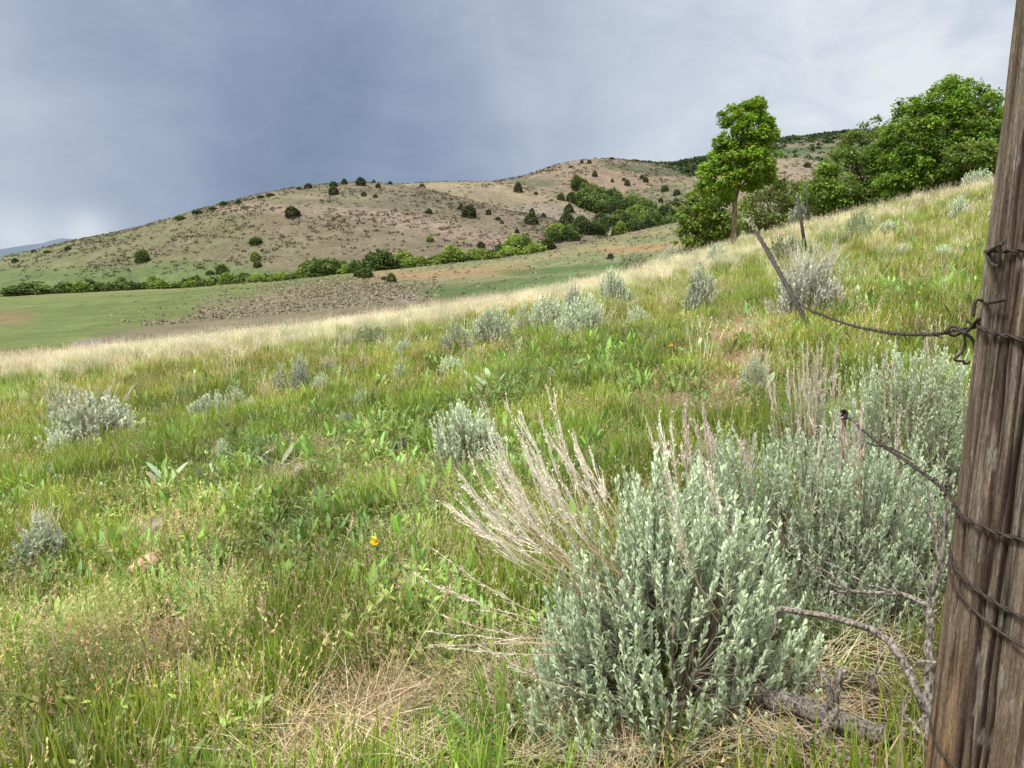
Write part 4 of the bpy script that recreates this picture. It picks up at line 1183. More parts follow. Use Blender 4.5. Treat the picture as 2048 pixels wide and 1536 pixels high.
# gully trees
def surf(u, v):
    best = None
    for L in (VALLEY, HILL1, HILL2, HILL4, HILL3, HILL5):
        P = L.find(u, v); pu, pv = project(P)
        if abs(pv - v) < 1.5 and abs(pu - u) < 4 and (best is None or P[1] < best[1]): best = P
    return best
for k in range(120):
    if k < 60:
        f = rng.random(); u = 1150 + 190 * f + rng.normal(0, 14); v = 412 + 50 * f + rng.normal(0, 14) - 10
    elif k < 100:
        f = rng.random(); u = 1088 + 250 * f; v = 486 - 40 * f + rng.normal(0, 5)
    else:
        f = rng.random(); u = 1290 + 75 * f; v = 447 - 20 * f + rng.normal(0, 5)
    if abs(u - 1180) < 26 and 430 < v < 452: continue
    lip = np.interp(u, VALLEY.c[:, 0], VALLEY.c[:, 1])
    if v > lip - 3: P = at(u, max(v, lip) + 4, np.interp(u, VALLEY.c[:, 0], VALLEY.c[:, 2]) + rng.uniform(4, 14))
    else: P = surf(u, v)
    if P is None: continue
    place_tree('c' if rng.random() < .6 else ('y' if rng.random() < .5 else 'j'), P, rng.uniform(20, 36), rng.uniform(20, 36), 'rounded green tree in the thicket filling the gully', 'tree', 'thicket of trees in the gully')
for (u, v, w, h, k) in [(1133, 452, 30, 32, 'j'), (1163, 462, 34, 36, 'c'), (1112, 472, 42, 30, 'y'), (1200, 448, 32, 26, 'j')]:
    place_tree(k, surf(u, v), w, h, 'dome shaped tree at the lower left edge of the gully thicket', 'tree', 'dome shaped trees at the gully edge')

# shrubs speckled over the far slopes: far too many to count
def speckle(name, label, cat, L, n, u0, u1, t0, t1, size, cols, keepf, mat, hz=.30):
    U = rng.uniform(u0, u1, n * 3); T = rng.uniform(t0, t1, n * 3)
    P = L.pt(U, T); k = rng.random(n * 3) < keepf(P, U, T); P = P[k][:n]; n = len(P)
    g = Geo()
    m = 9
    sz = size * (.45 + .9 * rng.random(n) ** 1.5)
    cc = np.asarray(cols)[rng.integers(0, len(cols), n)] * (.75 + .5 * rng.random((n, 1)))
    d = rdir(n * m); d[:, 2] = np.abs(d[:, 2])
    Q = np.repeat(P, m, 0) + d * np.repeat(sz, m)[:, None] * np.array([.85, .7, hz]) * (.4 + .6 * rng.random((n * m, 1)))
    g.leaves(Q - unit(d) * np.repeat(sz, m)[:, None] * .2, unit(d + rdir(n * m) * .6), unit(d + [0, 0, .6]), np.repeat(sz, m) * .6, np.repeat(sz, m) * .55, np.repeat(cc, m, 0) * (.86 + .25 * d[:, 2:3]), .5)
    o = link(name, g.mesh(name, mat)); tag(o, label, cat, kind='stuff'); return o
m_speck = veg_mat('far_shrub', .1, rough=.9, spec=.05)
SG = [(.16, .135, .088), (.18, .17, .115), (.13, .12, .07), (.22, .21, .15)]
speckle('sage_scrub', 'low grey brown scrub speckling the first hill', 'scrub', HILL1, 5200, -250, 1300, .12, 1.0, 1.0, SG, lambda P, U, T: (.15 + .85 * sstep(.38, .62, fbm(P[:, 0], P[:, 1], 3, .06))) * sstep(50, 420, U + T * 250) , m_speck)
speckle('sage_scrub', 'scattered scrub on the second and tan hill', 'scrub', HILL2, 900, 760, 1300, .2, .97, 1.1, SG, lambda P, U, T: sstep(.35, .65, fbm(P[:, 0], P[:, 1], 3, .05)), m_speck)
speckle('sage_scrub', 'scattered scrub on the brown knob', 'scrub', HILL3, 1200, 880, 1420, .2, 1.0, 1.7, SG[:3] + [(.08, .1, .045)], lambda P, U, T: sstep(.35, .65, fbm(P[:, 0], P[:, 1], 3, .04)), m_speck)
speckle('sage_scrub', 'scattered scrub on the saddle slope', 'scrub', HILL4, 1500, 1150, 1750, .1, .95, 1.3, SG + [(.09, .12, .05)], lambda P, U, T: 1 - .7 * T, m_speck)
speckle('ridge_wood', 'dark green wood covering the farthest ridge', 'wood', HILL5, 5200, 1150, 2300, .15, 1.0, 4.2, [(.052, .082, .034), (.07, .105, .04), (.045, .06, .03)], lambda P, U, T: .2 + .8 * sstep(.36, .52, fbm(P[:, 0], P[:, 1], 3, .025)), m_speck)
speckle('ridge_wood', 'dark trees lining the crest of the farthest ridge', 'wood', HILL5, 420, 1150, 2300, .965, 1.02, 5.0, [(.045, .06, .03), (.06, .075, .035)], lambda P, U, T: .3 + .7 * sstep(.45, .6, fbm(P[:, 0], P[:, 1], 2, .02)), m_speck)
GR = [(.25, .24, .17), (.28, .265, .19), (.23, .19, .14), (.20, .165, .12)]
def flat_keep(P, U, T):
    pu, pv = project(P)
    a = np.exp(-((pu - 400) / 190) ** 2 - ((pv - (672 - (pu - 300) * .16)) / 26) ** 2)
    b = np.exp(-((pu - 690) / 150) ** 2 - ((pv - 577) / 22) ** 2) * 1.2
    c = .5 * np.exp(-((pv - (534 - (pu - 850) * .17)) / 16) ** 2) * sstep(820, 900, pu)
    d = .12 * sstep(950, 1100, pu)
    e = .5 * np.exp(-((pu - 620) / 200) ** 2 - ((pv - 610) / 30) ** 2)
    return np.clip(np.maximum.reduce([a, b, c, d, e]), 0, 1)
speckle('sage_scrub', 'grey green sage scrub spread over the valley flat', 'scrub', VALLEY, 6000, 150, 1700, .25, 1.0, .46, GR, flat_keep, m_speck)
# ------------------------------------------------------------------ the wooden post
PC = np.array([.818, 1.074]); PR_ = .13
def wood_mat():
    m, nt, out = new_mat('weathered_post_wood')
    a = N(nt, 'ShaderNodeAttribute', attribute_name='col')
    tc = N(nt, 'ShaderNodeTexCoord')
    def tex(scale, detail, rough=.65):
        mp = N(nt, 'ShaderNodeMapping'); mp.inputs['Scale'].default_value = scale
        nt.links.new(tc.outputs['Object'], mp.inputs[0])
        no = N(nt, 'ShaderNodeTexNoise'); no.inputs['Scale'].default_value = 1; no.inputs['Detail'].default_value = detail; no.inputs['Roughness'].default_value = rough
        nt.links.new(mp.outputs[0], no.inputs['Vector']); return no.outputs[0]
    n1 = tex((170, 170, 9), 7, .7); n2 = tex((500, 500, 110), 4); n3 = tex((38, 38, 4.5), 6, .7)
    c = a.outputs['Color']
    for no, lo, hi in ((n1, .45, 1.55), (n2, .62, 1.38), (n3, .62, 1.42)):
        mr = N(nt, 'ShaderNodeMapRange'); mr.inputs[1].default_value = .32; mr.inputs[2].default_value = .68; mr.inputs[3].default_value = lo; mr.inputs[4].default_value = hi
        nt.links.new(no, mr.inputs[0])
        mx = N(nt, 'ShaderNodeMix', data_type='RGBA', blend_type='MULTIPLY'); mx.inputs[0].default_value = 1
        nt.links.new(c, mx.inputs[6]); nt.links.new(mr.outputs[0], mx.inputs[7]); c = mx.outputs[2]
    p = N(nt, 'ShaderNodeBsdfPrincipled'); p.inputs['Roughness'].default_value = .88; p.inputs['Specular IOR Level'].default_value = .18
    nt.links.new(c, p.inputs['Base Color'])
    bp = N(nt, 'ShaderNodeBump'); bp.inputs['Strength'].default_value = .8; bp.inputs['Distance'].default_value = .004
    ad = N(nt, 'ShaderNodeMath', operation='ADD'); nt.links.new(n1, ad.inputs[0]); nt.links.new(n2, ad.inputs[1])
    nt.links.new(ad.outputs[0], bp.inputs['Height']); nt.links.new(bp.outputs[0], p.inputs['Normal'])
    nt.links.new(p.outputs[0], out.inputs[0])
    return m
m_wood = wood_mat()
zg = float(hnear(PC[0], PC[1]))
ZB, ZT = zg - .25, .62
nth, nz = 520, 560
th = np.linspace(0, 2 * PI, nth, endpoint=False); zz = np.linspace(ZB, ZT, nz)
TH, ZZ = np.meshgrid(th, zz)
# slow grain drift so that cracks wander
drift = (fbm(ZZ * 1.5, TH * 0 + 2, 3) - .5) * .10
rad = PR_ * (1 + .008 * np.sin(3 * TH + 1) + .004 * np.sin(7 * TH + 2.5 + ZZ * .6)) + (fbm(np.cos(TH) * 9 + 20, np.sin(TH) * 9 + ZZ * .7 + 20, 3) - .5) * .008
rad += (fbm(TH * 24, ZZ * 2.2, 3) - .5) * .0045
crack = np.zeros_like(TH)
facing = math.atan2(-PC[1], -PC[0])                              # towards the path
CR = []
for k in range(40):
    CR.append((rng.random() * 2 * PI, rng.uniform(.004, .010), rng.uniform(.004, .012), rng.uniform(ZB, ZT), rng.uniform(.08, .35)))
for dth, w, dp, zc, zl in ((1.34, .022, .016, -.3, 1.6), (1.22, .03, .014, -.9, .7), (1.12, .022, .016, .0, .7), (1.03, .034, .020, -.75, .6), (.97, .02, .014, -.25, .45), (.88, .024, .016, .25, .5), (.84, .045, .022, -.62, .28), (.76, .03, .018, -1.05, .5), (.70, .026, .018, -.15, .6), (.60, .045, .022, -.80, .45), (.55, .026, .016, .1, .6), (.47, .04, .022, -.55, .6), (.38, .03, .018, -.9, .5), (1.17, .016, .012, -.45, .22), (.93, .014, .010, -1.1, .25), (.65, .016, .012, -.45, .2)):
    CR.append((facing - dth, w, dp, zc, zl))
for (t0, w, dp, zc, zl) in CR:
    w = w * .55
    wand = (fbm(zz * 3 + t0 * 9, zz * 0 + 1, 3) - .5) * .11
    d = (TH - t0 - wand[:, None] - drift * .5 + PI) % (2 * PI) - PI
    win = np.clip(1 - np.abs((zz - zc) / zl) ** 3, 0, 1)[:, None] * (.6 + .6 * fbm(zz * 5 + t0 * 3, zz * 0, 2))[:, None]
    q = np.exp(-(d / w) ** 2) * win
    rad -= dp * q * .7
    crack = np.maximum(crack, q * min(1, dp / .010))
# flaked, broken outline
flake = sstep(.54, .70, fbm(TH * 7 + 4, ZZ * 2.6 + 9, 3)) * .006
rad -= flake
base = np.ones(TH.shape + (3,)) * np.array([.152, .118, .086])
low = sstep(-.42, -1.0, ZZ + (fbm(TH * 5, ZZ * 1.5, 3) - .5) * .5)
base = mixc(base, (.235, .140, .072), low * .85)
base = mixc(base, (.21, .18, .15), sstep(.5, .72, fbm(TH * 10 + 30, ZZ * 3, 4)) * .8 * (1 - low * .5))
base = mixc(base, (.10, .06, .042), sstep(.55, .7, fbm(TH * 12 + 60, ZZ * 1.3 + 7, 3)) * .8)
base = mixc(base, (.055, .038, .03), np.clip(sstep(.52, .62, fbm(TH * 18 + 90, ZZ * 1.3 + 3, 4)) * .85, 0, 1))
base = mixc(base, (.022, .013, .010), np.clip(crack * 1.7, 0, 1))
base = mixc(base, (.32, .30, .27), sstep(.70, .78, fbm(TH * 22 + 11, ZZ * 14, 3)) * .5 * (1 - low))
g = Geo()
X = PC[0] + .016 * (ZZ + .75) + rad * np.cos(TH); Yp_ = PC[1] + rad * np.sin(TH)
V = np.stack([X, Yp_, ZZ], -1).reshape(-1, 3) - np.array([PC[0], PC[1], zg])
i = np.arange(nz - 1)[:, None] * nth; j = np.arange(nth)[None, :]; jn = (j + 1) % nth
Q = np.stack([i + j, i + jn, i + nth + jn, i + nth + j], -1).reshape(-1, 4)
top = len(V); V = np.concatenate([V, [[0, 0, ZT - zg + .005]]])
e = (nz - 1) * nth; j = np.arange(nth)
T = np.stack([e + j, e + (j + 1) % nth, np.full(nth, top)], 1)
g.add(V, Q, T, np.concatenate([base.reshape(-1, 3), [[.2, .16, .12]]]))
post = link('wooden_post', g.mesh('wooden_post', m_wood, True)); post.location = (PC[0], PC[1], zg)
tag(post, 'thick weathered wooden fence post with deep cracks at the right edge', 'fence post')

# ------------------------------------------------------------------ wire
def metal_mat(name, col, rust, scale=120, rough=.7):
    m, nt, out = new_mat(name)
    tc = N(nt, 'ShaderNodeTexCoord'); no = N(nt, 'ShaderNodeTexNoise'); no.inputs['Scale'].default_value = scale; no.inputs['Detail'].default_value = 4
    nt.links.new(tc.outputs['Object'], no.inputs['Vector'])
    cr = N(nt, 'ShaderNodeValToRGB'); cr.color_ramp.elements[0].position = .4; cr.color_ramp.elements[1].position = .62
    cr.color_ramp.elements[0].color = (*col, 1); cr.color_ramp.elements[1].color = (*rust, 1)
    nt.links.new(no.outputs[0], cr.inputs[0])
    p = N(nt, 'ShaderNodeBsdfPrincipled'); p.inputs['Roughness'].default_value = rough; p.inputs['Metallic'].default_value = .35
    nt.links.new(cr.outputs[0], p.inputs['Base Color']); nt.links.new(p.outputs[0], out.inputs[0])
    return m
m_wire = metal_mat('rusty_wire', (.032, .027, .025), (.065, .042, .032))
m_rust = metal_mat('rusted_steel', (.07, .042, .032), (.13, .07, .045), 40)
m_tpost = metal_mat('dark_steel_post', (.030, .034, .030), (.07, .05, .04), 30)
def resample(P, n):
    P = np.asarray(P, float)
    # smooth through the points (Catmull-Rom)
    k = len(P); Q = np.concatenate([[2 * P[0] - P[1]], P, [2 * P[-1] - P[-2]]])
    out = []
    for t in np.linspace(0, k - 1 - 1e-6, n):
        i = int(t); f = t - i; p0, p1, p2, p3 = Q[i], Q[i + 1], Q[i + 2], Q[i + 3]
        out.append(.5 * ((2 * p1) + (p2 - p0) * f + (2 * p0 - 5 * p1 + 4 * p2 - p3) * f * f + (3 * p1 - p0 - 3 * p2 + p3) * f ** 3))
    return np.array(out)
def twisted(g, P, r, pitch, rr=None):
    P = np.asarray(P, float); rr = rr or r * .95
    T = unit(np.gradient(P, axis=0)); up = np.array([0, 0, 1.0])
    A = unit(np.cross(T, up)); B = np.cross(T, A)
    s = np.concatenate([[0], np.cumsum(np.linalg.norm(np.diff(P, axis=0), axis=1))])
    for ph in (0, PI):
        a = s / pitch * 2 * PI + ph
        g.tube(P + (A * np.cos(a)[:, None] + B * np.sin(a)[:, None]) * rr, r, 5, np.ones(3))
def barb(parent, p, t, size, r):
    g = Geo(); t = unit(t)
    a = unit(np.cross(t, rdir(1)[0])); b = np.cross(t, a)
    th = np.linspace(0, 4 * PI, 14)
    coil = p + (a * np.cos(th)[:, None] + b * np.sin(th)[:, None]) * r * 2.0 + t * (np.linspace(-1, 1, 14)[:, None] * r * 2.5)
    coil = np.concatenate([[coil[0] - b * size * .8 + a * size * .4], coil, [coil[-1] + b * size + t * size * .2]])
    g.tube(coil, np.concatenate([[r * .3], np.full(14, r), [r * .3]]), 5, np.ones(3))
    return link('barb', g.mesh('barb', m_wire), parent)
def barbed(label, pts, n, r, pitch, every, bs):
    root = empty('barbed_wire', tuple(pts[0])); tag(root, label, 'barbed wire')
    P = resample(pts, n) - pts[0]
    g = Geo(); twisted(g, P, r, pitch); link('strand', g.mesh('wire_strand', m_wire, True), root)
    s = np.concatenate([[0], np.cumsum(np.linalg.norm(np.diff(P, axis=0), axis=1))]); k = every * .5
    while k < s[-1]:
        i = min(int(np.searchsorted(s, k)), n - 2); barb(root, P[i], P[i + 1] - P[i], bs, r * .8); k += every
    return root
LEAN = .016
def on_post(dth, z, off=.004):
    """spot on the post's skin, dth radians left of the side facing the path"""
    a = facing - dth
    return np.array([PC[0] + LEAN * (z + .75) + (PR_ + off) * math.cos(a), PC[1] + (PR_ + off) * math.sin(a), z])
def skin(v_left, extra=0.0):                                    # height of a ring seen at row v on the post's left outline
    return float(slope(v_left)) * 1.142
EDGE = 1.44
def ring(label, z0, tilt=0, r=.0024, double=True, barbs=(), full=True, off=.0035, rise=.0):
    ths = np.linspace(-1.9, EDGE + .55, 110)
    P = np.stack([on_post(t, z0 + tilt * (t - EDGE) + rise * math.sin(t * 3), off) for t in ths])
    root = empty('wire_loop', tuple(P[0])); tag(root, label, 'wire')
    g = Geo()
    if double: twisted(g, P - P[0], r, .045)
    else: g.tube(P - P[0], r * 1.15, 6, np.ones(3))
    link('strand', g.mesh('wire_strand', m_wire, True), root)
    for t in barbs:
        i = int(np.argmin(np.abs(ths - t))); barb(root, P[i] - P[0], P[i + 1] - P[i], .018, r * .8)
    return root
z1, z2, z3, z4 = skin(508), skin(648), skin(1012), skin(1100)
ring('dark wire wrapped around the post, highest of the wraps', z1 + .004, 0, .0017, True, (.9,))
ring('twisted wire wrapped around the post where the hanging wire is tied', z2, .012, .0019)
ring('wire wrapped around the post halfway down with a barb', z3, 0.0, .0018, True, (.35,))
ring('lower wire wrapped around the post, double strand', z4, .03, .0019)
ring('second strand wrapped around the post just under the lower wire', z4 - .022, .045, .0019, False)
ring('faint wire wrapped around the bottom of the post', skin(1440), .02, .0017, False)

# staples, ties and loose ends on the post
def bent(name, label, cat, pts, r, n=40, mat=None):
    P = resample(pts, n); g = Geo(); g.tube(P - P[0], r, 6, np.ones(3)); o = link(name, g.mesh(name, mat or m_wire, True)); o.location = tuple(P[0]); tag(o, label, cat); return o
YP = 1.10
bent('wire_hook', 'bent wire hook sticking out of the post above the tied wire', 'wire',
     [at(2012, 598, 1.045), at(1998, 602, 1.06), at(1975, 606, 1.10), at(1968, 604, 1.12), at(1962, 600, 1.12), at(1952, 601, 1.12), at(1949, 612, 1.12), at(1946, 633, 1.12)], .0026)
bent('wire_tie', 'short wire end twisted round the highest wrap on the post', 'wire',
     [at(2006, 484, 1.05), at(1996, 492, 1.07), at(1982, 500, 1.10), at(1976, 508, 1.12), at(1978, 518, 1.11), at(1984, 528, 1.10), at(1994, 532, 1.07), at(2000, 528, 1.06), at(1999, 495, 1.055), at(2004, 488, 1.05)], .0024)
bent('wire_tie', 'thin wire hanging down the post below the highest wrap', 'wire',
     [at(1985, 524, 1.10), at(1990, 545, 1.085), at(1993, 570, 1.08), at(1994, 592, 1.075)], .0014)
# the upper barbed wire, slack, from the post to the leaning steel post
tp_base = ground_hit(1625, 655)
tieP = at(1962, 648, 1.13)
W1 = [tieP, at(1935, 658, 1.16), at(1905, 661, 1.22), at(1880, 667, 1.30), at(1840, 669, 1.45), at(1800, 668, 1.62), at(1760, 663, 1.85), at(1720, 655, 2.15), at(1690, 647, 2.5), at(1660, 637, 3.0), at(1640, 628, 3.8), at(1622, 622, 5.2), at(1606, 612, 7.5), at(1592, 600, 9.6)]
barbed('slack barbed wire running from the post towards the leaning steel post', W1, 420, .0019, .05, .085, .014)
bent('wire_knot', 'knot of wire loops where the slack barbed wire is tied off', 'wire',
     [at(1968, 646, 1.12), at(1950, 652, 1.15), at(1930, 662, 1.17), at(1910, 671, 1.18), at(1899, 668, 1.18), at(1896, 660, 1.18), at(1903, 653, 1.18), at(1915, 655, 1.17), at(1922, 664, 1.16), at(1935, 662, 1.15), at(1948, 648, 1.14), at(1955, 640, 1.13), at(1966, 636, 1.12)], .0024, 80)
bent('loose_wire', 'longer loose wire end hanging below the knot with a hooked tip', 'wire',
     [at(1926, 662, 1.15), at(1930, 680, 1.15), at(1928, 697, 1.15), at(1918, 710, 1.15), at(1909, 718, 1.15), at(1916, 722, 1.15), at(1926, 722, 1.15), at(1930, 728, 1.15), at(1940, 723, 1.15)], .0021)
bent('loose_wire', 'shorter loose wire end curling down right of the longer one', 'wire',
     [at(1928, 665, 1.14), at(1940, 673, 1.14), at(1948, 685, 1.14), at(1950, 698, 1.14), at(1952, 711, 1.14)], .0023)
bent('loose_wire', 'straight wire end poking left from the tied wire', 'wire', [at(1970, 655, 1.12), at(1950, 650, 1.14), at(1932, 640, 1.15)], .0018, 12)

# the lower barbed wire down to a rusted post top in the sage
W2 = [on_post(EDGE, z3, .004), at(1895, 985, 1.18), at(1868, 962, 1.28), at(1840, 942, 1.42), at(1810, 920, 1.6), at(1780, 902, 1.85), at(1755, 885, 2.3), at(1728, 862, 2.65), at(1700, 838, 2.95), at(1688, 828, 3.05)]
barbed('lower barbed wire slanting from the post to a rusted post top in the sage', W2, 260, .0020, .05, .10, .016)
bent('loose_wire', 'bare wire end lying in the sage beside the lower barbed wire', 'wire', [at(1735, 886, 2.0), at(1752, 892, 1.95), at(1768, 892, 1.9), at(1800, 905, 1.75), at(1822, 918, 1.6)], .0022, 30)
def box_geo(g, a, b, w, d, c=(1, 1, 1)):
    """bar from a to b with a T section"""
    a = np.asarray(a, float); b = np.asarray(b, float); t = unit(b - a); s = unit(np.cross(t, [0, 1.0, 0.2])); n = np.cross(s, t)
    for (hw, n0, n1) in ((w / 2, 0, d * .2), (w * .10, d * .2, d)):
        V = []
        for p in (a, b):
            V += [p - s * hw + n * n0, p + s * hw + n * n0, p + s * hw + n * n1, p - s * hw + n * n1]
        g.add(V, [[0, 1, 5, 4], [1, 2, 6, 5], [2, 3, 7, 6], [3, 0, 4, 7], [3, 2, 1, 0], [4, 5, 6, 7]], None, c)
def tpost(label, top, base, w, studs=True, mat=None):
    base = np.asarray(base); top = np.asarray(top); ax = unit(top - base)
    root = empty('steel_fence_post', tuple(base)); tag(root, label, 'fence post', None)
    g = Geo(); box_geo(g, -ax * .35, top - base, w, w * .8); link('shaft', g.mesh('post_shaft', mat or m_tpost), root)
    if studs:
        L = np.linalg.norm(top - base); s = unit(np.cross(ax, [0, 1.0, .2]))
        for k in range(int(L / .10)):
            p = (top - base) - ax * (.04 + .10 * k)
            g = Geo(); g.tube(np.stack([p - s * w * .45, p - s * w * .68]), [.011, .008], 6, np.ones(3)); link('stud', g.mesh('post_stud', mat or m_tpost), root)
    return root
tpost('dark steel fence post leaning left beside the half dead sagebrush', at(1512, 462, 9.6), ground_hit(1628, 668), .05)
pb = ground_hit(1613, 512)
tpost('dark steel fence post standing above the half dead sagebrush', at(1595, 393, pb[1]), pb, .085)
pb = ground_hit(1618, 455)
tpost('thinner farther steel fence post just right of another', at(1612, 366, pb[1]), pb, .09, False)
for (u, v0, v1, lab) in ((1717, 398, 425, 'left one of the small far steel posts on the ridge'), (1748, 394, 418, 'right one of the small far steel posts on the ridge'), (1444, 448, 478, 'thin post left of the lone maple trunk'), (1660, 402, 432, 'small far steel post on the ridge left of the others')):
    _, Yc = crest_v(u); 
    tpost(lab, at(u, v0, Yc - 2), at(u, v1 + 8, Yc - 2), .09, False)
rb = at(1678, 1010, 3.12)
tpost('rusted steel post whose top pokes out of the sagebrush with wire tied to it', at(1690, 830, 3.08), np.array([rb[0], rb[1], float(hnear(rb[0], rb[1]))]), .016, False, m_rust)
bent('wire_knot', 'dark ball of wire wound round the rusted post top in the sage', 'wire',
     [at(1688 + 7 * math.cos(k * 1.9) , 829 + 9 * math.sin(k * 1.9 + .4 * math.sin(k)), 3.05 + .012 * math.sin(k * 2.7)) for k in range(16)], .0052, 110)

# ------------------------------------------------------------------ dead wood by the post
def dwood(g, pts, r0, r1, n=14, sides=9, wb=.006, rough=.3, c=1.0, cc=None):
    P = wob(resample(pts, n), wb)
    g.tube(P, np.linspace(r0, r1, n), sides, (np.ones(3) * c) if cc is None else cc, True, rough)
    return P
def dthing(name, label, cat, base, main, r0, r1, parts, c=1.0, pname='twig'):
    """a piece of dead wood: one main limb, its side limbs as parts"""
    root = empty(name, tuple(base)); tag(root, label, cat)
    g = Geo(); dwood(g, [np.asarray(p) - base for p in main], r0, r1, 18, 10, .004, .3, c); link('stem', g.mesh('dead_stem', m_deadwood, True), root)
    for (pts, a, b) in parts:
        g = Geo(); dwood(g, [np.asarray(p) - base for p in pts], a, b, 12, 6, .004, .2, c * rng.uniform(.9, 1.15)); link(pname, g.mesh('dead_twig', m_deadwood, True), root)
    return root
# fallen log
lb = at(1660, 1440, 2.05)
dthing('fallen_log', 'thick grey brown dead sage trunk lying on the ground under the bush', 'log', lb,
       [at(1480, 1378, 2.12), at(1545, 1396, 2.03), at(1620, 1420, 1.96), at(1700, 1448, 1.88), at(1778, 1475, 1.81)], .033, .028,
       [([at(1560, 1400, 2.12), at(1520, 1350, 2.08), at(1500, 1340, 2.05)], .008, .003), ([at(1640, 1430, 2.05), at(1600, 1455, 1.98), at(1540, 1475, 1.95)], .007, .003), ([at(1720, 1470, 1.97), at(1690, 1490, 1.9), at(1640, 1500, 1.86)], .006, .002)], .6)
# stubs
b = at(1652, 1545, 1.88)
dthing('dead_stub', 'upright grey dead stub with a forked broken top by the log', 'dead wood', b,
       [b, at(1655, 1470, 1.9), at(1664, 1410, 1.9), at(1672, 1370, 1.9), at(1680, 1340, 1.9)], .017, .011,
       [([at(1662, 1420, 1.9), at(1655, 1375, 1.88), at(1650, 1350, 1.88), at(1646, 1338, 1.88)], .010, .007), ([at(1680, 1345, 1.9), at(1690, 1338, 1.9), at(1694, 1346, 1.9)], .006, .003), ([at(1648, 1345, 1.88), at(1668, 1335, 1.88), at(1672, 1322, 1.88)], .004, .001),
        ([at(1655, 1450, 1.88), at(1630, 1475, 1.84), at(1608, 1484, 1.8)], .007, .003), ([at(1652, 1480, 1.86), at(1612, 1486, 1.82), at(1565, 1476, 1.8), at(1515, 1478, 1.78)], .004, .0015), ([at(1648, 1375, 1.88), at(1615, 1368, 1.86), at(1586, 1364, 1.85)], .003, .0015),
        ([at(1660, 1500, 1.86), at(1700, 1520, 1.8), at(1725, 1545, 1.78)], .008, .003), ([at(1676, 1388, 1.89), at(1700, 1400, 1.88), at(1715, 1415, 1.87), at(1724, 1445, 1.86)], .003, .0012)], 1.0)
b = at(1745, 1460, 2.05)
dthing('dead_stub', 'smaller reddish dead stub standing behind the log', 'dead wood', b,
       [b, at(1745, 1420, 2.04), at(1746, 1380, 2.03), at(1745, 1345, 2.03)], .013, .010,
       [([at(1750, 1350, 2.03), at(1756, 1320, 2.02), at(1763, 1290, 2.02)], .004, .001), ([at(1740, 1350, 2.03), at(1720, 1346, 2.0), at(1702, 1340, 1.98)], .003, .001), ([at(1752, 1348, 2.03), at(1775, 1345, 2.0), at(1797, 1343, 1.98)], .003, .001)], .95)
# the dead shrub against the post
b = at(1856, 1515, 1.72)
dthing('dead_shrub', 'dark dead shrub with pale bare branches against the wooden post', 'dead shrub', b,
       [b, at(1856, 1420, 1.73), at(1860, 1330, 1.74), at(1858, 1240, 1.75), at(1862, 1190, 1.76)], .014, .009,
       [([at(1852, 1420, 1.73), at(1820, 1350, 1.78), at(1790, 1300, 1.82), at(1755, 1265, 1.86), at(1690, 1240, 1.9), at(1640, 1228, 1.93), at(1575, 1220, 1.96), at(1556, 1219, 1.97), at(1552, 1240, 1.97), at(1545, 1280, 1.97)], .0125, .0055),
        ([at(1855, 1210, 1.75), at(1830, 1198, 1.78), at(1790, 1186, 1.82), at(1745, 1184, 1.86), at(1700, 1180, 1.9), at(1660, 1168, 1.93), at(1641, 1160, 1.95)], .008, .003),
        ([at(1700, 1180, 1.9), at(1660, 1150, 1.92), at(1610, 1120, 1.95), at(1566, 1100, 1.98)], .003, .001), ([at(1790, 1186, 1.82), at(1720, 1160, 1.85), at(1640, 1110, 1.9), at(1570, 1050, 1.95)], .003, .001),
        ([at(1755, 1264, 1.86), at(1700, 1210, 1.9), at(1640, 1150, 1.95), at(1590, 1090, 1.98)], .0028, .001), ([at(1800, 1188, 1.8), at(1760, 1140, 1.85), at(1700, 1080, 1.9), at(1660, 1036, 1.95)], .0025, .001),
        ([at(1752, 1184, 1.86), at(1750, 1210, 1.84), at(1740, 1230, 1.82), at(1700, 1232, 1.8)], .0028, .001), ([at(1700, 1182, 1.9), at(1665, 1190, 1.88), at(1635, 1205, 1.86)], .003, .001),
        ([at(1860, 1190, 1.76), at(1880, 1130, 1.74), at(1888, 1060, 1.73), at(1895, 1000, 1.72), at(1905, 950, 1.7)], .009, .003), ([at(1880, 1130, 1.74), at(1870, 1070, 1.75), at(1862, 1010, 1.76), at(1850, 960, 1.78)], .005, .0015),
        ([at(1885, 1090, 1.74), at(1898, 1040, 1.73), at(1890, 980, 1.74), at(1880, 930, 1.75)], .004, .0015), ([at(1886, 1070, 1.74), at(1855, 1030, 1.76), at(1835, 1000, 1.78)], .003, .001), ([at(1862, 1200, 1.75), at(1840, 1140, 1.78), at(1825, 1090, 1.8), at(1800, 1060, 1.82)], .003, .001),
        ([at(1875, 1322, 1.72), at(1850, 1326, 1.72), at(1815, 1318, 1.76), at(1780, 1300, 1.8)], .004, .0012), ([at(1820, 1340, 1.76), at(1840, 1320, 1.76), at(1850, 1280, 1.76)], .003, .001),
        ([at(1855, 1430, 1.7), at(1835, 1445, 1.66), at(1826, 1470, 1.64), at(1838, 1490, 1.63), at(1855, 1494, 1.63)], .0028, .001), ([at(1855, 1480, 1.7), at(1810, 1430, 1.75), at(1812, 1400, 1.78)], .006, .002), ([at(1815, 1470, 1.74), at(1795, 1440, 1.78), at(1815, 1385, 1.8)], .005, .001)], .95, 'branch')
def stick(label, pts, r, tw=(), c=1.2):
    b = np.asarray(pts[0]); return dthing('dead_branch', label, 'dead branch', b, pts, r, r * .4, tw, c)
stick('pale bare twig lying across the dead straw left of the front bush', [at(855, 1400, 2.35), at(910, 1385, 2.33), at(990, 1372, 2.3)], .004, [([at(930, 1382, 2.32), at(960, 1400, 2.28), at(1000, 1420, 2.25)], .002, .001)])
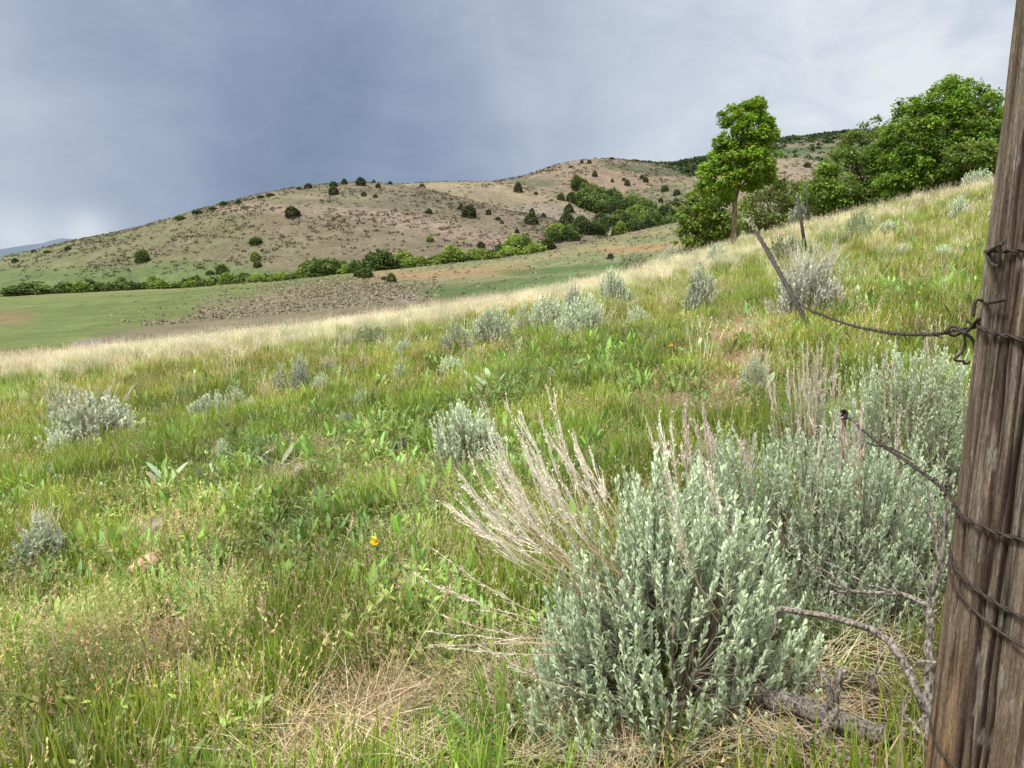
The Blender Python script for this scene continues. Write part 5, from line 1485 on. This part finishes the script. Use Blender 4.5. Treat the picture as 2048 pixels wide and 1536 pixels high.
stick('forked whitish dead twig standing at the bottom left', [at(378, 1545, 2.12), at(395, 1510, 2.13), at(412, 1480, 2.14), at(430, 1455, 2.15)], .004, [([at(404, 1495, 2.13), at(390, 1478, 2.13), at(385, 1460, 2.13)], .002, .001), ([at(404, 1492, 2.13), at(418, 1492, 2.12), at(428, 1505, 2.1)], .002, .001)])
stick('pale dead twig lying under the front bush', [at(1075, 1455, 2.2), at(1010, 1460, 2.15), at(950, 1490, 2.1), at(945, 1498, 2.1)], .004, [([at(1050, 1455, 2.18), at(1065, 1480, 2.12), at(1075, 1500, 2.1)], .002, .001), ([at(1010, 1462, 2.15), at(990, 1450, 2.15)], .0015, .001), ([at(1150, 1430, 2.2), at(1100, 1445, 2.2), at(1060, 1456, 2.19)], .003, .002)])
stick('flat pale splinter of dead wood on the ground beside the log', [at(1452, 1500, 1.95), at(1490, 1480, 1.96), at(1512, 1462, 1.97)], .007)
stick('pale dead stick with peeling bark under the log', [at(1690, 1500, 1.9), at(1720, 1506, 1.88), at(1748, 1512, 1.86)], .009)
stick('thin upright dead stem under the front bush', [at(1532, 1545, 1.9), at(1535, 1480, 1.95), at(1548, 1410, 2.0)], .003)
stick('grey dead stem standing at the bottom under the front bush', [at(1440, 1545, 1.92), at(1452, 1470, 1.97), at(1456, 1400, 2.02)], .004, [([at(1448, 1490, 1.96), at(1425, 1450, 1.98), at(1412, 1430, 2.0)], .002, .001)])

# ------------------------------------------------------------------ stalks that stand out, flowers, stones
def big_stalk(label, u0, v0, u1, v1, head, r=.0022, col=STRAW, bend=.05):
    p = ground_hit(u0, v0); d = ray(u1, v1); t = at(u1, v1, p[1] - .02)
    root = empty('grass_stalk', tuple(p)); tag(root, label, 'grass stalk', None)
    L = np.linalg.norm(t - p)
    P = resample([np.array([0, 0, -.03]), (t - p) * .5 + np.array([bend * L * .6, 0, bend * L]), t - p], 14)
    g = Geo(); g.tube(P, np.linspace(r, r * .6, 14), 5, col); link('stem', g.mesh('stalk_stem', m_stalk), root)
    g = Geo(); T = unit(P[-1] - P[-4]); seed_heads(g, P[-1][None], T[None], 40, head, .006, STRAW * 1.05, .32, .02); link('seed_head', g.mesh('stalk_seed_head', m_stalk), root)
    return root
for a in [('tall pale grass stalk with a nodding head left of the yellow flower', 610, 1290, 706, 1040, .07), ('tall grass stalk bowing right, lower left of the front bush', 700, 1520, 900, 1180, .05),
          ('straight pale grass stalk standing at the lower left centre', 512, 1540, 522, 1192, .07), ('long pale stalk crossing another at the bottom left', 318, 1540, 385, 1285, .05),
          ('grass stalk leaning left over the crossing pale stalk', 400, 1400, 335, 1195, .05), ('pale thin stalk near the pink rock', 285, 1240, 303, 1035, .04),
          ('thin grass stalk by the left bottom corner', 165, 1380, 190, 1260, .04), ('pale stalk right of the small round sagebrush in the meadow', 408, 1000, 425, 905, .04),
          ('short pale stalk in the middle of the meadow', 622, 1080, 625, 985, .03), ('tall yellow stalk beside the sagebrush under the brow', 1247, 640, 1246, 592, .08),
          ('thin pale stalk rising at the edge of the left meadow', 215, 960, 228, 915, .03), ('pale stalk leaning right at the bottom beside the straw', 740, 1450, 650, 1270, .04)]:
    big_stalk(*a)
def flower(label, u, v, size, col, centre=(.25, .11, .02), npet=10, stem_h=None, cup=.5, nm='yellow_flower'):
    d = ray(u, v); p = ground_hit(u, v + (60 if v > 1000 else 22)); h = at(u, v, p[1])
    p = np.array([h[0], p[1], float(hnear(h[0], p[1]))])
    root = empty(nm, tuple(p)); tag(root, label, 'flower')
    top = h - p
    g = Geo(); g.tube(resample([np.array([0, 0, -.02]), top * .5 + np.array([.006, 0, 0]), top], 8), .0022, 5, (.16, .24, .07)); link('stem', g.mesh('flower_stem', m_stalk), root)
    ax = unit(np.array([-.15, -.5, .8]))
    s = unit(np.cross(ax, [1.0, 0, 0])); t = np.cross(ax, s)
    for k in range(npet):
        a = k * 2 * PI / npet + rng.normal(0, .1)
        D = unit(s * math.cos(a) + t * math.sin(a) + ax * cup)
        q = Geo(); q.leaves(np.stack([top, top + D * size * .1]), np.stack([D, unit(D + ax * .2)]), np.stack([ax, ax]), size * rng.uniform(.85, 1.1), size * .42, jit(col, 2, .12, .04), .55, -.06); link('petal', q.mesh('flower_petal', m_stalk), root)
    g = Geo(); g.tube(np.stack([top - ax * size * .1, top + ax * size * .12, top + ax * size * .22]), [size * .26, size * .3, size * .1], 10, centre); link('flower_head', g.mesh('flower_head', m_stalk, True), root)
YEL = (.85, .52, .015)
flower('large yellow flower in the foreground left of the front bush', 752, 1087, .033, YEL, (.45, .17, .01), 11, cup=.7)
flower('orange yellow flower in the meadow right of the centre', 1343, 692, .026, (.85, .42, .01))
flower('small yellow flower near the middle of the meadow', 1063, 753, .022, YEL)
flower('small yellow flower behind the little sagebrush on the left', 465, 790, .03, YEL)
flower('small orange flower beside the tan stalky bush', 1624, 688, .035, (.85, .30, .03))
flower('orange flower at the brow of the right slope', 1674, 420, .04, (.85, .38, .02))
flower('pale yellow flower in the grass of the right slope', 1837, 587, .035, YEL)
def lupine(label, u, v, hpx):
    p = ground_hit(u, v); m = p[1] / F; H = hpx * m
    root = empty('lupine', tuple(p)); tag(root, label, 'flower', 'purple lupines in the meadow')
    g = Geo(); g.tube(np.array([[0, 0, -.02], [0, 0, H * .6], [.005, 0, H * 1.25]]), [.003, .002, .001], 5, (.16, .24, .08)); link('stem', g.mesh('flower_stem', m_stalk), root)
    n = 70; z = rng.random(n); a = rng.random(n) * 6.283
    D = unit(np.stack([np.cos(a), np.sin(a), np.full(n, .4)], 1))
    q = Geo(); q.leaves(np.stack([np.zeros(n), np.zeros(n), H * (.55 + .7 * z)], 1), D, rdir(n), .022 * (1.2 - .6 * z), .014, jit((.22, .19, .52), n, .3, .1), .6, .1); link('blossom', q.mesh('lupine_blossom', m_stalk), root)
    q = Geo(); n = 12; a = rng.random(n) * 6.283; q.leaves(np.stack([np.zeros(n), np.zeros(n), H * .35 * rng.random(n)], 1), unit(np.stack([np.cos(a), np.sin(a), np.full(n, .5)], 1)), np.tile([0, 0, 1.0], (n, 1)), .07, .02, jit((.14, .21, .07), n, .2, .05)); link('leaf', q.mesh('lupine_leaf', m_stalk), root)
for a in [('leftmost purple lupine of the row in the left meadow', 524, 900, 22), ('purple lupine second from the left of the row in the left meadow', 541, 899, 20), ('purple lupine third from the left of the row in the left meadow', 557, 898, 18), ('tallest purple lupine at the right end of the row in the left meadow', 575, 900, 28),
          ('left one of two purple lupines beside the compact sagebrush', 793, 912, 24), ('right one of two purple lupines beside the compact sagebrush', 806, 906, 26)]: lupine(*a)
def rock_mat(name, c0, c1):
    return bark_mat(name, c1, c0, (14, 14, 14), .6)
m_pink = rock_mat('pink_rock', (.36, .20, .13), (.62, .42, .30)); m_grey = rock_mat('grey_rock', (.16, .13, .12), (.32, .27, .25))
def stone(label, u, v, w, h, mat, name='stone'):
    p = ground_hit(u, v); m = p[1] / F
    import bmesh
    bm = bmesh.new(); bmesh.ops.create_icosphere(bm, subdivisions=4, radius=1)
    for vv in bm.verts:
        c = np.array(vv.co); 
        k = 1 + .5 * (float(fbm(c[0] * 1.3 + u, c[1] * 1.3 + c[2] * 1.7, 3)) - .5)
        c = np.sign(c) * np.abs(c) ** .8
        vv.co = Vector((c[0] * w * m / 2 * k, c[1] * w * m / 2.4 * k, c[2] * h * m * .75 * k))
    me = bpy.data.meshes.new(name); bm.to_mesh(me); bm.free(); me.materials.append(mat)
    a = me.color_attributes.new('col', 'FLOAT_COLOR', 'POINT'); a.data.foreach_set('color', np.ones(len(me.vertices) * 4, np.float32))
    o = link(name, me); o.location = (p[0], p[1], p[2] + h * m * .5); o.rotation_euler = (.1, .1, rng.random() * 6); tag(o, label, 'stone')
from mathutils import Vector
stone('pink tan stone half sunk in the grass at the lower left', 292, 1146, 70, 30, m_pink)
stone('small pink stone at the left end of the larger pink one', 252, 1148, 16, 10, m_pink)
stone('dark grey stone under dead grass above the pink stone', 316, 1070, 52, 26, m_grey)
stone('small brown grey stone in the middle of the left meadow', 602, 952, 34, 16, m_grey)
# ------------------------------------------------------------------ sky, sun, camera
SUN_EL, SUN_AZ = math.radians(58), math.radians(232)          # azimuth measured clockwise from +Y
world = bpy.data.worlds.new("World"); scene.world = world; world.use_nodes = True
nt = world.node_tree; nt.nodes.clear()
wo = N(nt, 'ShaderNodeOutputWorld')
sky = N(nt, 'ShaderNodeTexSky', sky_type='NISHITA', sun_disc=False)
sky.sun_elevation = SUN_EL; sky.sun_rotation = SUN_AZ
bg1 = N(nt, 'ShaderNodeBackground'); bg1.inputs[1].default_value = .08
nt.links.new(sky.outputs[0], bg1.inputs[0])
tc = N(nt, 'ShaderNodeTexCoord')
sepx = N(nt, 'ShaderNodeSeparateXYZ'); nt.links.new(tc.outputs['Generated'], sepx.inputs[0])
def M(op, a, b=None, c=None, clamp=False):
    n = N(nt, 'ShaderNodeMath', operation=op, use_clamp=clamp)
    for k, q in enumerate((a, b, c)):
        if q is None: continue
        if isinstance(q, (int, float)): n.inputs[k].default_value = q
        else: nt.links.new(q, n.inputs[k])
    return n.outputs[0]
def MR(x, a, b, c, d, smooth=True):
    n = N(nt, 'ShaderNodeMapRange', interpolation_type='SMOOTHSTEP' if smooth else 'LINEAR')
    nt.links.new(x, n.inputs[0])
    for k, q in enumerate((a, b, c, d)): n.inputs[k + 1].default_value = q
    return n.outputs[0]
def wnoise(scale, stretch, detail=5, rough=.55, dist=0.0):
    mp = N(nt, 'ShaderNodeMapping'); mp.inputs['Scale'].default_value = stretch
    nt.links.new(tc.outputs['Generated'], mp.inputs[0])
    no = N(nt, 'ShaderNodeTexNoise'); no.inputs['Scale'].default_value = scale; no.inputs['Detail'].default_value = detail
    no.inputs['Roughness'].default_value = rough; no.inputs['Distortion'].default_value = dist
    nt.links.new(mp.outputs[0], no.inputs['Vector'])
    return no.outputs[0]
def lobe(u, v, width):
    """soft patch of cloud in a fixed compass direction"""
    d = ray(u, v); d = d / np.linalg.norm(d)
    n = N(nt, 'ShaderNodeVectorMath', operation='DISTANCE'); nt.links.new(tc.outputs['Generated'], n.inputs[0])
    n.inputs[1].default_value = tuple(d)
    q = M('DIVIDE', n.outputs['Value'], width)
    return M('EXPONENT', M('MULTIPLY', M('MULTIPLY', q, q), -1.0))
big = wnoise(2.2, (1, 1, 1.6), 6, .5, .3)
puff = wnoise(7.0, (1, 1, 2.0), 7, .58, .6)
streak = wnoise(5.0, (1, 1, .25), 4, .5, .2)
# lightness index 0 (storm blue) .. 1 (white cloud)
b = M('ADD', .54, M('MULTIPLY', M('SUBTRACT', big, .5), .35))
b = M('ADD', b, M('MULTIPLY', M('SUBTRACT', streak, .5), .40))
for (u, v, w, amp) in ((760, 260, .30, -.40), (1180, 230, .22, -.12), (560, 120, .2, -.10), (130, 200, .20, .30), (150, 330, .16, .06), (1000, 40, .16, .16), (1250, 60, .2, .10),
                       (1800, 100, .36, .30), (1950, 60, .28, .20), (1650, 150, .2, .14), (1180, 315, .10, .30), (1330, 300, .09, .22), (1050, 320, .06, .12), (30, 492, .05, .55), (180, 466, .03, .6),
                       (250, 20, .13, -.24), (1060, -10, .05, -.25), (1160, 275, .06, -.12), (480, 330, .36, -.16), (300, 400, .16, -.08), (180, 440, .12, -.04)):
    b = M('ADD', b, M('MULTIPLY', lobe(u, v, w), amp * .62))
right = MR(sepx.outputs[0], .1, .55, 0, 1)
b = M('ADD', b, M('MULTIPLY', M('MULTIPLY', M('SUBTRACT', puff, .5), 1.0), M('ADD', .34, M('MULTIPLY', right, .7))))
ramp = N(nt, 'ShaderNodeValToRGB'); cr = ramp.color_ramp
def lin(r, g, bb): return tuple((c / 255 / 12.92 if c / 255 <= .04045 else ((c / 255 + .055) / 1.055) ** 2.4) for c in (r, g, bb)) + (1,)
cr.elements[0].position = 0; cr.elements[0].color = lin(116, 134, 162)
cr.elements[1].position = 1; cr.elements[1].color = lin(232, 236, 242)
for p, c in ((.22, (141, 157, 184)), (.42, (163, 177, 199)), (.62, (187, 198, 214)), (.8, (208, 217, 230))):
    e = cr.elements.new(p); e.color = lin(*c)
nt.links.new(M('MAXIMUM', M('MINIMUM', b, 1.0), 0.0), ramp.inputs[0])
# the storm stands in front; overhead and behind the cloud is thin and bright
bright = M('ADD', MR(sepx.outputs[2], .33, .75, 0, 1.0), MR(sepx.outputs[1], .45, -.5, 0, .5))
bg2 = N(nt, 'ShaderNodeBackground')
warm = N(nt, 'ShaderNodeMix', data_type='RGBA'); warm.inputs[7].default_value = (.79, .785, .76, 1)
nt.links.new(M('MINIMUM', M('MULTIPLY', bright, 1.2), 1.0), warm.inputs[0]); nt.links.new(ramp.outputs[0], warm.inputs[6])
nt.links.new(warm.outputs[2], bg2.inputs[0]); nt.links.new(M('ADD', 1.0, bright), bg2.inputs[1])
mixw = N(nt, 'ShaderNodeMixShader'); mixw.inputs[0].default_value = .96
nt.links.new(bg1.outputs[0], mixw.inputs[1]); nt.links.new(bg2.outputs[0], mixw.inputs[2])
nt.links.new(mixw.outputs[0], wo.inputs[0])

sl = bpy.data.lights.new('sun', 'SUN'); sl.energy = 4.9; sl.angle = math.radians(12); sl.color = (1, .965, .90)
so = bpy.data.objects.new('sun', sl); COL.objects.link(so)
sd = np.array([math.sin(SUN_AZ) * math.cos(SUN_EL), math.cos(SUN_AZ) * math.cos(SUN_EL), math.sin(SUN_EL)])
from mathutils import Vector
so.rotation_euler = Vector(-sd).to_track_quat('-Z', 'Y').to_euler()
so.location = tuple(sd * 40)

cam = bpy.data.cameras.new('camera'); co = bpy.data.objects.new('camera', cam); COL.objects.link(co)
co.location = (0, 0, 0); co.rotation_euler = (PI / 2 - PITCH, 0, 0)
cam.sensor_width = 36; cam.lens = 36 * F / 2048.0
cam.clip_start = .02; cam.clip_end = 20000
scene.camera = co
scene.render.resolution_x, scene.render.resolution_y = 1024, 768
scene.view_settings.view_transform = 'Standard'; scene.view_settings.look = 'None'
scene.view_settings.exposure = 0; scene.view_settings.gamma = 1
scene.cycles.max_bounces = 5; scene.cycles.diffuse_bounces = 2; scene.cycles.transmission_bounces = 3; scene.cycles.transparent_max_bounces = 4; world.cycles.sampling_method = "MANUAL"; world.cycles.sample_map_resolution = 256
